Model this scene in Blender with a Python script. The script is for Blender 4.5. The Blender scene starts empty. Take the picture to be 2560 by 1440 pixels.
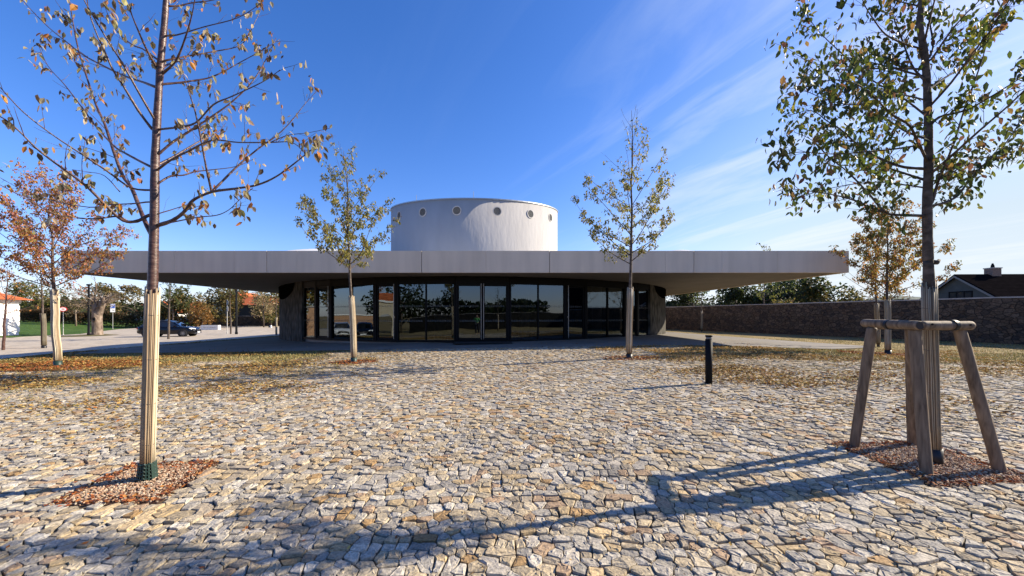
import bpy, math, random
import numpy as np
from mathutils import Vector, Matrix, geometry
random.seed(7)
rng = np.random.default_rng(11)
R = math.radians
sc = bpy.context.scene
COL = sc.collection

# ------------------------------------------------------------------ camera, light, exposure
EYE = 1.6
F = 960.0                     # focal length in pixels of a 2560 px wide picture
HY = 790.0                    # picture row of eye level
cam = bpy.data.cameras.new('camera')
cam.sensor_width = 36.0
cam.lens = 36.0 * F / 2560
cam.shift_y = (HY - 720) / 2560
cam.clip_start = 0.05
cam.clip_end = 3000
camo = bpy.data.objects.new('camera', cam)
COL.objects.link(camo)
camo.location = (0, 0, EYE)
camo.rotation_euler = (R(90), 0, 0)
sc.camera = camo

SUN_EL = 28.5
SUN_FWD = 14.0                # degrees of the sun's direction ahead of due right
vs = sc.view_settings
vs.view_transform = 'Standard'
vs.look = 'None'
vs.exposure = 1.1
vs.gamma = 1.0

w = bpy.data.worlds.new('World')
sc.world = w
w.use_nodes = True
nt = w.node_tree
for n in list(nt.nodes):
    nt.nodes.remove(n)


def NN(t, typ, **kw):
    n = t.nodes.new(typ)
    for k, v in kw.items():
        if k == 'loc':
            n.location = v
        elif isinstance(k, str) and hasattr(n, k):
            setattr(n, k, v)
    return n


def ramp(t, pts, interp='LINEAR'):
    n = t.nodes.new('ShaderNodeValToRGB')
    n.color_ramp.interpolation = interp
    els = n.color_ramp.elements
    while len(els) < len(pts):
        els.new(0.5)
    for e, (p, c) in zip(els, pts):
        e.position = p
        e.color = c if len(c) == 4 else (*c, 1)
    return n


def math_n(t, op, a, b=None, clamp=False):
    n = t.nodes.new('ShaderNodeMath')
    n.operation = op
    n.use_clamp = clamp
    for i, x in enumerate((a, b)):
        if x is None:
            continue
        if isinstance(x, (int, float)):
            n.inputs[i].default_value = x
        else:
            t.links.new(x, n.inputs[i])
    return n.outputs[0]


def mixc(t, fac, a, b, mode='MIX'):
    n = t.nodes.new('ShaderNodeMix')
    n.data_type = 'RGBA'
    n.blend_type = mode
    for sock, x in ((n.inputs[0], fac), (n.inputs[6], a), (n.inputs[7], b)):
        if isinstance(x, (int, float)):
            sock.default_value = x
        elif isinstance(x, tuple):
            sock.default_value = x if len(x) == 4 else (*x, 1)
        else:
            t.links.new(x, sock)
    return n.outputs[2]


sky = nt.nodes.new('ShaderNodeTexSky')
sky.sky_type = 'NISHITA'
sky.sun_disc = False
sky.sun_elevation = R(SUN_EL)
sky.sun_rotation = R(90 - SUN_FWD)
sky.altitude = 300
sky.air_density = 1.0
sky.dust_density = 0.6
sky.ozone_density = 2.2
hs = nt.nodes.new('ShaderNodeHueSaturation')
hs.inputs['Saturation'].default_value = 1.30
hs.inputs['Value'].default_value = 1.0
nt.links.new(sky.outputs[0], hs.inputs['Color'])
# thin cirrus on the sunny side of the sky
tcw = nt.nodes.new('ShaderNodeTexCoord')
sepw = nt.nodes.new('ShaderNodeSeparateXYZ')
nt.links.new(tcw.outputs['Generated'], sepw.inputs[0])
X_, Y_, Z_ = sepw.outputs
# project the direction on a high flat layer
zc = math_n(nt, 'ADD', math_n(nt, 'MAXIMUM', Z_, 0.0), 0.12)
px = math_n(nt, 'DIVIDE', X_, zc)
py = math_n(nt, 'DIVIDE', Y_, zc)
comb = nt.nodes.new('ShaderNodeCombineXYZ')
nt.links.new(px, comb.inputs[0])
nt.links.new(py, comb.inputs[1])
mapr = nt.nodes.new('ShaderNodeMapping')
mapr.inputs['Rotation'].default_value = (0, 0, R(-118))
nt.links.new(comb.outputs[0], mapr.inputs[0])
mapc = nt.nodes.new('ShaderNodeMapping')
mapc.inputs['Scale'].default_value = (0.55, 2.5, 1)
nt.links.new(mapr.outputs[0], mapc.inputs[0])
n1 = nt.nodes.new('ShaderNodeTexNoise')
n1.inputs['Scale'].default_value = 0.9
n1.inputs['Detail'].default_value = 9
n1.inputs['Roughness'].default_value = 0.58
n1.inputs['Distortion'].default_value = 0.75
nt.links.new(mapc.outputs[0], n1.inputs['Vector'])
c1 = ramp(nt, [(0.49, (0, 0, 0)), (0.78, (1, 1, 1))])
nt.links.new(n1.outputs[0], c1.inputs[0])
# closeness to the sun's side
sdx, sdy = math.cos(R(SUN_FWD)), math.sin(R(SUN_FWD))
side = math_n(nt, 'ADD', math_n(nt, 'MULTIPLY', X_, sdx), math_n(nt, 'MULTIPLY', Y_, sdy))
sm = nt.nodes.new('ShaderNodeMapRange')
sm.interpolation_type = 'SMOOTHSTEP'
sm.inputs[1].default_value = 0.10
sm.inputs[2].default_value = 0.92
nt.links.new(side, sm.inputs[0])
cf = math_n(nt, 'MULTIPLY', c1.outputs[0], math_n(nt, 'ADD', math_n(nt, 'MULTIPLY', sm.outputs[0], 0.92), 0.03), True)
# milky veil low down and towards the sun
low = nt.nodes.new('ShaderNodeMapRange')
low.interpolation_type = 'SMOOTHSTEP'
low.inputs[1].default_value = 0.55
low.inputs[2].default_value = 0.0
nt.links.new(Z_, low.inputs[0])
veil = math_n(nt, 'MULTIPLY', math_n(nt, 'MULTIPLY', sm.outputs[0], sm.outputs[0]),
              math_n(nt, 'ADD', math_n(nt, 'MULTIPLY', low.outputs[0], 1.0), 0.25), True)
cloudc = mixc(nt, sm.outputs[0], (3.8, 4.7, 6.2), (5.6, 5.75, 5.9))
skyt = mixc(nt, 1.0, hs.outputs[0], (1.05, .98, 1.31), 'MULTIPLY')
veilc = mixc(nt, math_n(nt, 'MULTIPLY', low.outputs[0], low.outputs[0]), (2.9, 4.0, 5.1), (4.6, 5.1, 5.5))
skyv = mixc(nt, veil, skyt, veilc)
skyc = mixc(nt, cf, skyv, cloudc)
bg = nt.nodes.new('ShaderNodeBackground')
bg.inputs[1].default_value = 0.086
nt.links.new(skyc, bg.inputs[0])
wo = nt.nodes.new('ShaderNodeOutputWorld')
nt.links.new(bg.outputs[0], wo.inputs[0])

sun = bpy.data.lights.new('sun', 'SUN')
sun.energy = 5.0
sun.angle = R(0.53)
sun.color = (1.0, 0.88, 0.70)
suno = bpy.data.objects.new('sun', sun)
COL.objects.link(suno)
SDIR = Vector((math.cos(R(SUN_FWD)) * math.cos(R(SUN_EL)), math.sin(R(SUN_FWD)) * math.cos(R(SUN_EL)), math.sin(R(SUN_EL))))
suno.rotation_euler = SDIR.to_track_quat('Z', 'Y').to_euler()
suno.location = (40, 10, 30)


# ------------------------------------------------------------------ terrain
def sst(a, b, x):
    t = min(1.0, max(0.0, (x - a) / (b - a)))
    return t * t * (3 - 2 * t)


def zg(x, d):
    z = .0155 * max(-20.0, min(9.0, x)) + .025 * max(-8.0, min(17.0, d))
    z -= .40 * sst(5.5, 17, x) * sst(6, 15, d)
    z -= .56 * sst(-17, -24, x)
    return z


LE = []


def zlawn(x, d):
    # lawn rising gently from its edge
    if not LE:
        return zg(x, d)
    best = 1e9
    for p, q in zip(LE[:-1], LE[1:]):
        ex, ey = q.x - p.x, q.y - p.y
        t = max(0, min(1, ((x - p.x) * ex + (d - p.y) * ey) / (ex * ex + ey * ey)))
        best = min(best, math.hypot(x - p.x - t * ex, d - p.y - t * ey))
    return zg(x, d) + .95 * sst(0, 17, best)


def G(px, py, zf=zg):
    """ground point seen at a picture position"""
    z = 0.3
    d = 10
    for _ in range(40):
        d = (EYE - z) * F / (py - HY)
        x = (px - 1280) / F * d
        z = 0.5 * z + 0.5 * zf(x, d)
    return Vector((x, d, zf(x, d)))


def P(px, py, d):
    return Vector(((px - 1280) / F * d, d, EYE + (HY - py) / F * d))


# ------------------------------------------------------------------ mesh helpers
class MB:
    def __init__(s):
        s.v = []; s.f = []; s.c = []; s.col = (1, 1, 1); s.fine = False

    def add(s, vs_, fs, col=None):
        o = len(s.v)
        s.v.extend([tuple(p) for p in vs_])
        for f in fs:
            s.f.append(tuple(i + o for i in f))
            s.c.append(col or s.col)

    def box(s, lo, hi, col=None):
        x0, y0, z0 = lo; x1, y1, z1 = hi
        s.add([(x0, y0, z0), (x1, y0, z0), (x1, y1, z0), (x0, y1, z0), (x0, y0, z1), (x1, y0, z1), (x1, y1, z1), (x0, y1, z1)],
              [(0, 3, 2, 1), (4, 5, 6, 7), (0, 1, 5, 4), (1, 2, 6, 5), (2, 3, 7, 6), (3, 0, 4, 7)], col)

    def obox(s, c, ax, ay, az, hx, hy, hz, col=None):
        c = Vector(c); ax = Vector(ax).normalized() * hx; ay = Vector(ay).normalized() * hy; az = Vector(az).normalized() * hz
        q = []
        for k in (-1, 1):
            for (i, j) in ((-1, -1), (1, -1), (1, 1), (-1, 1)):
                q.append(c + ax * i + ay * j + az * k)
        s.add(q, [(0, 3, 2, 1), (4, 5, 6, 7), (0, 1, 5, 4), (1, 2, 6, 5), (2, 3, 7, 6), (3, 0, 4, 7)], col)

    def tube(s, pts, rad, n=6, cap=True, col=None):
        pts = [Vector(p) for p in pts]
        m = len(pts)
        o = len(s.v)
        t0 = (pts[1] - pts[0]).normalized()
        ref = Vector((0, 0, 1)) if abs(t0.z) < .9 else Vector((1, 0, 0))
        u = t0.cross(ref).normalized()
        for i in range(m):
            t = (pts[min(i + 1, m - 1)] - pts[max(i - 1, 0)])
            if t.length < 1e-9:
                t = t0
            t.normalize()
            u = (u - t * u.dot(t))
            if u.length < 1e-6:
                u = t.orthogonal()
            u.normalize()
            v = t.cross(u)
            r = rad[i] if hasattr(rad, '__len__') else rad
            for k in range(n):
                a = 2 * math.pi * k / n
                s.v.append(tuple(pts[i] + (u * math.cos(a) + v * math.sin(a)) * r))
        cc = col or s.col
        for i in range(m - 1):
            for k in range(n):
                k2 = (k + 1) % n
                s.f.append((o + i * n + k, o + i * n + k2, o + (i + 1) * n + k2, o + (i + 1) * n + k)); s.c.append(cc)
        if cap:
            s.f.append(tuple(o + k for k in reversed(range(n)))); s.c.append(cc)
            s.f.append(tuple(o + (m - 1) * n + k for k in range(n))); s.c.append(cc)

    def lathe(s, c, prof, n=24, col=None, cap=True):
        o = len(s.v); c = Vector(c); m = len(prof); cc = col or s.col
        for (r, z) in prof:
            for k in range(n):
                a = 2 * math.pi * k / n
                s.v.append((c.x + r * math.cos(a), c.y + r * math.sin(a), c.z + z))
        for i in range(m - 1):
            for k in range(n):
                k2 = (k + 1) % n
                s.f.append((o + i * n + k, o + i * n + k2, o + (i + 1) * n + k2, o + (i + 1) * n + k)); s.c.append(cc)
        if cap:
            s.f.append(tuple(o + k for k in reversed(range(n)))); s.c.append(cc)
            s.f.append(tuple(o + (m - 1) * n + k for k in range(n))); s.c.append(cc)

    def prism(s, poly, axis_vec, col=None):
        n = len(poly); a = Vector(axis_vec)
        vs_ = [Vector(p) for p in poly] + [Vector(p) + a for p in poly]
        s.add(vs_, [tuple(reversed(range(n))), tuple(range(n, 2 * n))] + [(i, (i + 1) % n, n + (i + 1) % n, n + i) for i in range(n)], col)

    def leaf(s, p, d, wv, L, W, col):
        """a folded leaf blade from p along d"""
        b = p
        if s.fine:
            nrm = d.cross(wv)
            d1 = (d + Vector((0, 0, -.28)) + nrm * random.uniform(-.25, .25)).normalized()
            d2 = (d1 + Vector((0, 0, -.30)) + nrm * random.uniform(-.35, .35)).normalized()
            c1 = p + d * (L * .34); c2 = c1 + d1 * (L * .34); t = c2 + d2 * (L * .34)
            h1, h2 = wv * (W * .48), wv * (W * .40)
            f1, f2 = nrm * (L * .07), nrm * (L * .06)
            s.add([b, c1 + h1 + f1, c1, c1 - h1 + f1, c2 + h2 + f2, c2, c2 - h2 + f2, t],
                  [(0, 2, 1), (0, 3, 2), (1, 2, 5, 4), (2, 3, 6, 5), (4, 5, 7), (5, 6, 7)], col)
            return
        t = p + d * L
        nrm = d.cross(wv)
        m = p + d * (L * .5) - nrm * (L * .10)
        l = p + d * (L * .45) + wv * (W * .5)
        r = p + d * (L * .45) - wv * (W * .5)
        s.add([b, l, t, r, m], [(0, 4, 2, 1), (0, 3, 2, 4)], col)

    def obj(s, name, mat, parent=None, smooth=False, origin=None):
        me = bpy.data.meshes.new(name)
        vv = s.v
        if parent is not None and origin is None:
            origin = parent.matrix_world_loc if hasattr(parent, 'matrix_world_loc') else Vector(parent.get('_base', (0, 0, 0)))
        if origin is not None:
            ox, oy, oz = origin
            vv = [(a - ox, b - oy, c - oz) for a, b, c in vv]
        me.from_pydata(vv, [], s.f)
        if any(c != (1, 1, 1) for c in s.c):
            at = me.attributes.new('Col', 'FLOAT_COLOR', 'FACE')
            arr = np.ones((len(s.f), 4), np.float32)
            arr[:, :3] = np.array([c[:3] for c in s.c], np.float32)
            at.data.foreach_set('color', arr.ravel())
        if smooth:
            me.polygons.foreach_set('use_smooth', np.ones(len(me.polygons), bool))
        me.materials.append(mat)
        me.update()
        o = bpy.data.objects.new(name, me)
        COL.objects.link(o)
        if parent is not None:
            o.parent = parent
        elif origin is not None:
            o.location = origin
        return o


def tag(o, label=None, cat=None, group=None, kind=None):
    if label: o['label'] = label
    if cat: o['category'] = cat
    if group: o['group'] = group
    if kind: o['kind'] = kind
    return o


def thing(name, label, cat, base, group=None):
    o = bpy.data.objects.new(name, None)
    o.empty_display_size = .2
    COL.objects.link(o)
    o.location = base
    o['_base'] = tuple(base)
    return tag(o, label, cat, group)


# ------------------------------------------------------------------ materials
def mat(name, base=(.5, .5, .5), rough=.7, metal=0.0, spec=.5):
    m = bpy.data.materials.new(name)
    m.use_nodes = True
    b = m.node_tree.nodes['Principled BSDF']
    b.inputs['Base Color'].default_value = (*base, 1)
    b.inputs['Roughness'].default_value = rough
    b.inputs['Metallic'].default_value = metal
    b.inputs['Specular IOR Level'].default_value = spec
    return m, m.node_tree, b


def noise_mat(name, cols, scale=4, detail=6, rough=.8, bump=.0, bscale=40, stretch=(1, 1, 1), spec=.3, dist=0.0, lo=.3, hi=.7, bdist=.01):
    m, t, b = mat(name, cols[0], rough, 0, spec)
    tc = t.nodes.new('ShaderNodeTexCoord')
    mp = t.nodes.new('ShaderNodeMapping')
    mp.inputs['Scale'].default_value = stretch
    t.links.new(tc.outputs['Object'], mp.inputs[0])
    n = t.nodes.new('ShaderNodeTexNoise')
    n.inputs['Scale'].default_value = scale
    n.inputs['Detail'].default_value = detail
    n.inputs['Distortion'].default_value = dist
    t.links.new(mp.outputs[0], n.inputs['Vector'])
    k = len(cols)
    r = ramp(t, [(lo + (hi - lo) * i / max(1, k - 1), c) for i, c in enumerate(cols)])
    t.links.new(n.outputs[0], r.inputs[0])
    t.links.new(r.outputs[0], b.inputs['Base Color'])
    if bump:
        n2 = t.nodes.new('ShaderNodeTexNoise')
        n2.inputs['Scale'].default_value = bscale
        n2.inputs['Detail'].default_value = 5
        t.links.new(mp.outputs[0], n2.inputs['Vector'])
        bp = t.nodes.new('ShaderNodeBump')
        bp.inputs['Strength'].default_value = bump
        bp.inputs['Distance'].default_value = bdist
        t.links.new(n2.outputs[0], bp.inputs['Height'])
        t.links.new(bp.outputs[0], b.inputs['Normal'])
    return m


def attr_mat(name, rough=.8, spec=.3, nscale=30, namt=.35, bump=.3, bscale=120, bdist=.004, stretch=(1, 1, 1)):
    """colour from the mesh's face attribute, broken up by fine noise"""
    m, t, b = mat(name, (.5, .5, .5), rough, 0, spec)
    a = t.nodes.new('ShaderNodeAttribute')
    a.attribute_name = 'Col'
    tc = t.nodes.new('ShaderNodeTexCoord')
    mp = t.nodes.new('ShaderNodeMapping')
    mp.inputs['Scale'].default_value = stretch
    t.links.new(tc.outputs['Object'], mp.inputs[0])
    n = t.nodes.new('ShaderNodeTexNoise')
    n.inputs['Scale'].default_value = nscale
    n.inputs['Detail'].default_value = 6
    n.inputs['Roughness'].default_value = .65
    t.links.new(mp.outputs[0], n.inputs['Vector'])
    r = ramp(t, [(.25, (1 - namt,) * 3), (.75, (1 + namt * .6,) * 3)])
    t.links.new(n.outputs[0], r.inputs[0])
    c = mixc(t, 1.0, a.outputs['Color'], r.outputs[0], 'MULTIPLY')
    t.links.new(c, b.inputs['Base Color'])
    if bump:
        n2 = t.nodes.new('ShaderNodeTexNoise')
        n2.inputs['Scale'].default_value = bscale
        n2.inputs['Detail'].default_value = 4
        t.links.new(mp.outputs[0], n2.inputs['Vector'])
        bp = t.nodes.new('ShaderNodeBump')
        bp.inputs['Strength'].default_value = bump
        bp.inputs['Distance'].default_value = bdist
        t.links.new(n2.outputs[0], bp.inputs['Height'])
        t.links.new(bp.outputs[0], b.inputs['Normal'])
    return m


def leaf_mat(name, trans=.4, rough=.5):
    m, t, b = mat(name, (.1, .1, .05), rough, 0, .35)
    a = t.nodes.new('ShaderNodeAttribute')
    a.attribute_name = 'Col'
    t.links.new(a.outputs['Color'], b.inputs['Base Color'])
    tr = t.nodes.new('ShaderNodeBsdfTranslucent')
    hsn = t.nodes.new('ShaderNodeHueSaturation')
    hsn.inputs['Saturation'].default_value = 1.05
    hsn.inputs['Value'].default_value = 1.2
    t.links.new(a.outputs['Color'], hsn.inputs['Color'])
    t.links.new(hsn.outputs[0], tr.inputs['Color'])
    mx = t.nodes.new('ShaderNodeMixShader')
    mx.inputs[0].default_value = trans
    out = [n for n in t.nodes if n.type == 'OUTPUT_MATERIAL'][0]
    t.links.new(b.outputs[0], mx.inputs[1])
    t.links.new(tr.outputs[0], mx.inputs[2])
    t.links.new(mx.outputs[0], out.inputs['Surface'])
    return m


M = {}
M['leaf'] = leaf_mat('leaf')
M['litter'] = leaf_mat('leaf_litter', .15, .7)
M['bark_cherry'] = noise_mat('cherry_bark', [(.030, .014, .012), (.075, .036, .028), (.17, .11, .085)], 14, 6, .38, .5, 60, (1, 1, 3.2), .5, .6, .3, .72, .006)
M['bark'] = noise_mat('dark_bark', [(.035, .026, .02), (.08, .062, .048), (.14, .11, .09)], 12, 6, .8, .6, 45, (1, 1, 1.4), .3, .4, .3, .7, .008)
M['bark_old'] = noise_mat('old_bark', [(.07, .05, .04), (.19, .145, .11), (.30, .24, .19)], 3, 8, .9, .9, 7, (1, 1, .5), .2, .8, .3, .7, .06)
M['reed'] = attr_mat('reed_matting', .55, .4, 26, .35, .25, 90, .003, (1, 1, .12))
M['guard_green'] = mat('green_plastic_mesh', (.012, .035, .026), .5)[0]
M['guard_black'] = mat('black_plastic', (.008, .008, .009), .45)[0]
M['timber'] = noise_mat('weathered_timber', [(.075, .052, .034), (.17, .122, .08), (.27, .20, .135)], 7, 7, .75, .35, 40, (4, 4, .55), .3, .5, .28, .72, .004)
M['strap'] = mat('black_strap', (.006, .006, .007), .5)[0]
M['stone'] = attr_mat('granite_setts', .82, .3, 46, .62, .7, 60, .008)
M['black_metal'] = mat('black_painted_metal', (.007, .008, .010), .6, 0, .1)[0]
M['steel'] = mat('brushed_steel', (.30, .29, .28), .38, 1.0)[0]
M['zinc'] = mat('galvanised_pole', (.30, .30, .285), .55, .4)[0]
M['frame'] = mat('dark_window_frame', (.004, .004, .0045), .5, 0, .15)[0]
M['white_paint'] = noise_mat('white_render', [(.72, .71, .69), (.80, .79, .77)], 3, 5, .85, .15, 60)
M['rubber'] = mat('rubber', (.012, .012, .012), .8)[0]
M['lens'] = mat('clear_lens', (.75, .77, .78), .12)[0]


def concrete(name, c0, c1, streak=True):
    m, t, b = mat(name, c0, .82, 0, .25)
    tc = t.nodes.new('ShaderNodeTexCoord')
    n = t.nodes.new('ShaderNodeTexNoise')
    n.inputs['Scale'].default_value = .7
    n.inputs['Detail'].default_value = 8
    t.links.new(tc.outputs['Object'], n.inputs['Vector'])
    r = ramp(t, [(.3, c0), (.7, c1)])
    t.links.new(n.outputs[0], r.inputs[0])
    mp = t.nodes.new('ShaderNodeMapping')
    mp.inputs['Scale'].default_value = (2.2, 2.2, .25)
    t.links.new(tc.outputs['Object'], mp.inputs[0])
    n2 = t.nodes.new('ShaderNodeTexNoise')
    n2.inputs['Scale'].default_value = 1.3
    n2.inputs['Detail'].default_value = 7
    t.links.new(mp.outputs[0], n2.inputs['Vector'])
    r2 = ramp(t, [(.35, (.80, .80, .80)), (.62, (1.05, 1.05, 1.05))])
    t.links.new(n2.outputs[0], r2.inputs[0])
    n3 = t.nodes.new('ShaderNodeTexVoronoi')
    n3.inputs['Scale'].default_value = 5.5
    t.links.new(tc.outputs['Object'], n3.inputs['Vector'])
    r3 = ramp(t, [(.0, (.72, .72, .72)), (.09, (1, 1, 1))])
    t.links.new(n3.outputs['Distance'], r3.inputs[0])
    c = mixc(t, .42 if streak else .3, r.outputs[0], r2.outputs[0], 'MULTIPLY')
    c = mixc(t, .5, c, r3.outputs[0], 'MULTIPLY')
    t.links.new(c, b.inputs['Base Color'])
    nb = t.nodes.new('ShaderNodeTexNoise')
    nb.inputs['Scale'].default_value = 30
    t.links.new(tc.outputs['Object'], nb.inputs['Vector'])
    bp = t.nodes.new('ShaderNodeBump')
    bp.inputs['Strength'].default_value = .15
    bp.inputs['Distance'].default_value = .01
    t.links.new(nb.outputs[0], bp.inputs['Height'])
    t.links.new(bp.outputs[0], b.inputs['Normal'])
    return m


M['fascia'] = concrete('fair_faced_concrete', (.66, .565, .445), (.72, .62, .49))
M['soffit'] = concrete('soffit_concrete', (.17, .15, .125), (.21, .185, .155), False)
M['drum'] = noise_mat('drum_render', [(.36, .35, .34), (.41, .40, .39)], 1.2, 6, .85, .55, 4.5, (1, 1, .3), .2, 0, .3, .7, .035)
M['apron'] = noise_mat('apron_concrete', [(.155, .14, .12), (.18, .163, .14), (.21, .19, .165)], .8, 7, .85, .15, 30)
M['road'] = noise_mat('pale_parking_setts', [(.30, .26, .205), (.40, .345, .27), (.46, .40, .32)], 1.6, 9, .85, .6, 7, (1, 1, 1), .2, 0, .3, .7, .03)
M['lawn'] = noise_mat('lawn_grass', [(.030, .062, .012), (.055, .105, .02), (.10, .14, .035)], 1.1, 9, .9, .8, 14, (1, 1, 1), .1, 0, .3, .72, .08)
M['bed'] = noise_mat('joint_sand', [(.06, .043, .026), (.12, .09, .055), (.17, .13, .08)], 6, 6, .95, .4, 60)
M['pitsoil'] = noise_mat('pit_soil', [(.05, .025, .015), (.12, .065, .04)], 12, 6, .95, .5, 60)
M['hill'] = noise_mat('far_hill', [(.05, .075, .06), (.09, .12, .10)], .02, 5, .95)


def ground_mat():
    m, t, b = mat('dry_ground', (.2, .15, .08), .95, 0, .1)
    tc = t.nodes.new('ShaderNodeTexCoord')
    n = t.nodes.new('ShaderNodeTexNoise')
    n.inputs['Scale'].default_value = .55
    n.inputs['Detail'].default_value = 9
    n.inputs['Roughness'].default_value = .62
    t.links.new(tc.outputs['Object'], n.inputs['Vector'])
    r = ramp(t, [(.30, (.10, .095, .03)), (.45, (.21, .165, .07)), (.58, (.30, .235, .12)), (.72, (.20, .12, .045))])
    t.links.new(n.outputs[0], r.inputs[0])
    n2 = t.nodes.new('ShaderNodeTexNoise')
    n2.inputs['Scale'].default_value = 16
    n2.inputs['Detail'].default_value = 6
    t.links.new(tc.outputs['Object'], n2.inputs['Vector'])
    r2 = ramp(t, [(.3, (.5, .5, .45)), (.7, (1.35, 1.3, 1.25))])
    t.links.new(n2.outputs[0], r2.inputs[0])
    c = mixc(t, 1.0, r.outputs[0], r2.outputs[0], 'MULTIPLY')
    t.links.new(c, b.inputs['Base Color'])
    bp = t.nodes.new('ShaderNodeBump')
    bp.inputs['Strength'].default_value = .9
    bp.inputs['Distance'].default_value = .05
    t.links.new(n2.outputs[0], bp.inputs['Height'])
    t.links.new(bp.outputs[0], b.inputs['Normal'])
    return m


M['ground'] = ground_mat()


def rubble_mat(name, cols, scale, mortar, contrast=1.0):
    """rough rubble masonry for walls (object coordinates: x along, z up)"""
    m, t, b = mat(name, cols[0], .9, 0, .2)
    tc = t.nodes.new('ShaderNodeTexCoord')
    mp = t.nodes.new('ShaderNodeMapping')
    mp.inputs['Scale'].default_value = (1, 1, 1.5)
    t.links.new(tc.outputs['Object'], mp.inputs[0])
    v = t.nodes.new('ShaderNodeTexVoronoi')
    v.inputs['Scale'].default_value = scale
    t.links.new(mp.outputs[0], v.inputs['Vector'])
    ve = t.nodes.new('ShaderNodeTexVoronoi')
    ve.feature = 'DISTANCE_TO_EDGE'
    ve.inputs['Scale'].default_value = scale
    t.links.new(mp.outputs[0], ve.inputs['Vector'])
    sp = t.nodes.new('ShaderNodeSeparateColor')
    t.links.new(v.outputs['Color'], sp.inputs[0])
    r = ramp(t, [(i / (len(cols) - 1), c) for i, c in enumerate(cols)])
    t.links.new(sp.outputs[0], r.inputs[0])
    e = ramp(t, [(.0, (0, 0, 0)), (.05, (1, 1, 1))])
    t.links.new(ve.outputs['Distance'], e.inputs[0])
    n = t.nodes.new('ShaderNodeTexNoise')
    n.inputs['Scale'].default_value = 14
    n.inputs['Detail'].default_value = 6
    t.links.new(tc.outputs['Object'], n.inputs['Vector'])
    r2 = ramp(t, [(.3, (.6, .6, .6)), (.7, (1.25, 1.25, 1.25))])
    t.links.new(n.outputs[0], r2.inputs[0])
    c = mixc(t, e.outputs[0], mortar, r.outputs[0])
    c = mixc(t, 1.0, c, r2.outputs[0], 'MULTIPLY')
    t.links.new(c, b.inputs['Base Color'])
    bp = t.nodes.new('ShaderNodeBump')
    bp.inputs['Strength'].default_value = .9
    bp.inputs['Distance'].default_value = .05
    t.links.new(e.outputs[0], bp.inputs['Height'])
    t.links.new(bp.outputs[0], b.inputs['Normal'])
    return m


M['rubble'] = rubble_mat('rubble_wall', [(.085, .056, .036), (.125, .088, .058), (.055, .042, .034), (.155, .11, .075), (.105, .066, .042)], 3.4, (.045, .035, .026))
M['cope'] = noise_mat('wall_cope', [(.33, .29, .25), (.45, .41, .36)], 3, 6, .9, .4, 20)


def brick_mat():
    m, t, b = mat('tan_brick', (.45, .25, .13), .9, 0, .2)
    tc = t.nodes.new('ShaderNodeTexCoord')
    br = t.nodes.new('ShaderNodeTexBrick')
    br.inputs['Scale'].default_value = 4
    br.inputs['Color1'].default_value = (.50, .27, .14, 1)
    br.inputs['Color2'].default_value = (.40, .20, .10, 1)
    br.inputs['Mortar'].default_value = (.38, .32, .26, 1)
    mp = t.nodes.new('ShaderNodeMapping')
    mp.inputs['Rotation'].default_value = (R(90), 0, 0)
    t.links.new(tc.outputs['Object'], mp.inputs[0])
    t.links.new(mp.outputs[0], br.inputs['Vector'])
    t.links.new(br.outputs[0], b.inputs['Base Color'])
    return m


M['brick'] = brick_mat()


def tile_mat(name, a, bcol, s=4):
    m, t, b = mat(name, a, 1.0, 0, 0.0)
    tc = t.nodes.new('ShaderNodeTexCoord')
    wv = t.nodes.new('ShaderNodeTexWave')
    wv.bands_direction = 'Z'
    wv.inputs['Scale'].default_value = s
    wv.inputs['Distortion'].default_value = 1.2
    wv.inputs['Detail'].default_value = 3
    t.links.new(tc.outputs['Object'], wv.inputs['Vector'])
    r = ramp(t, [(.0, tuple(x * .75 for x in a)), (.25, a), (1, bcol)])
    t.links.new(wv.outputs[0], r.inputs[0])
    n = t.nodes.new('ShaderNodeTexNoise')
    n.inputs['Scale'].default_value = 3
    t.links.new(tc.outputs['Object'], n.inputs['Vector'])
    r2 = ramp(t, [(.3, (.75, .75, .75)), (.7, (1.15, 1.15, 1.15))])
    t.links.new(n.outputs[0], r2.inputs[0])
    c = mixc(t, 1.0, r.outputs[0], r2.outputs[0], 'MULTIPLY')
    t.links.new(c, b.inputs['Base Color'])
    bp = t.nodes.new('ShaderNodeBump')
    bp.inputs['Strength'].default_value = .35
    bp.inputs['Distance'].default_value = .03
    t.links.new(wv.outputs[0], bp.inputs['Height'])
    t.links.new(bp.outputs[0], b.inputs['Normal'])
    return m


M['roof_dark'] = tile_mat('dark_roof_tiles', (.009, .0075, .0075), (.012, .010, .010), 2.2)
M['roof_red'] = tile_mat('red_roof_tiles', (.42, .115, .05), (.52, .16, .07), 1.5)


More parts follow.
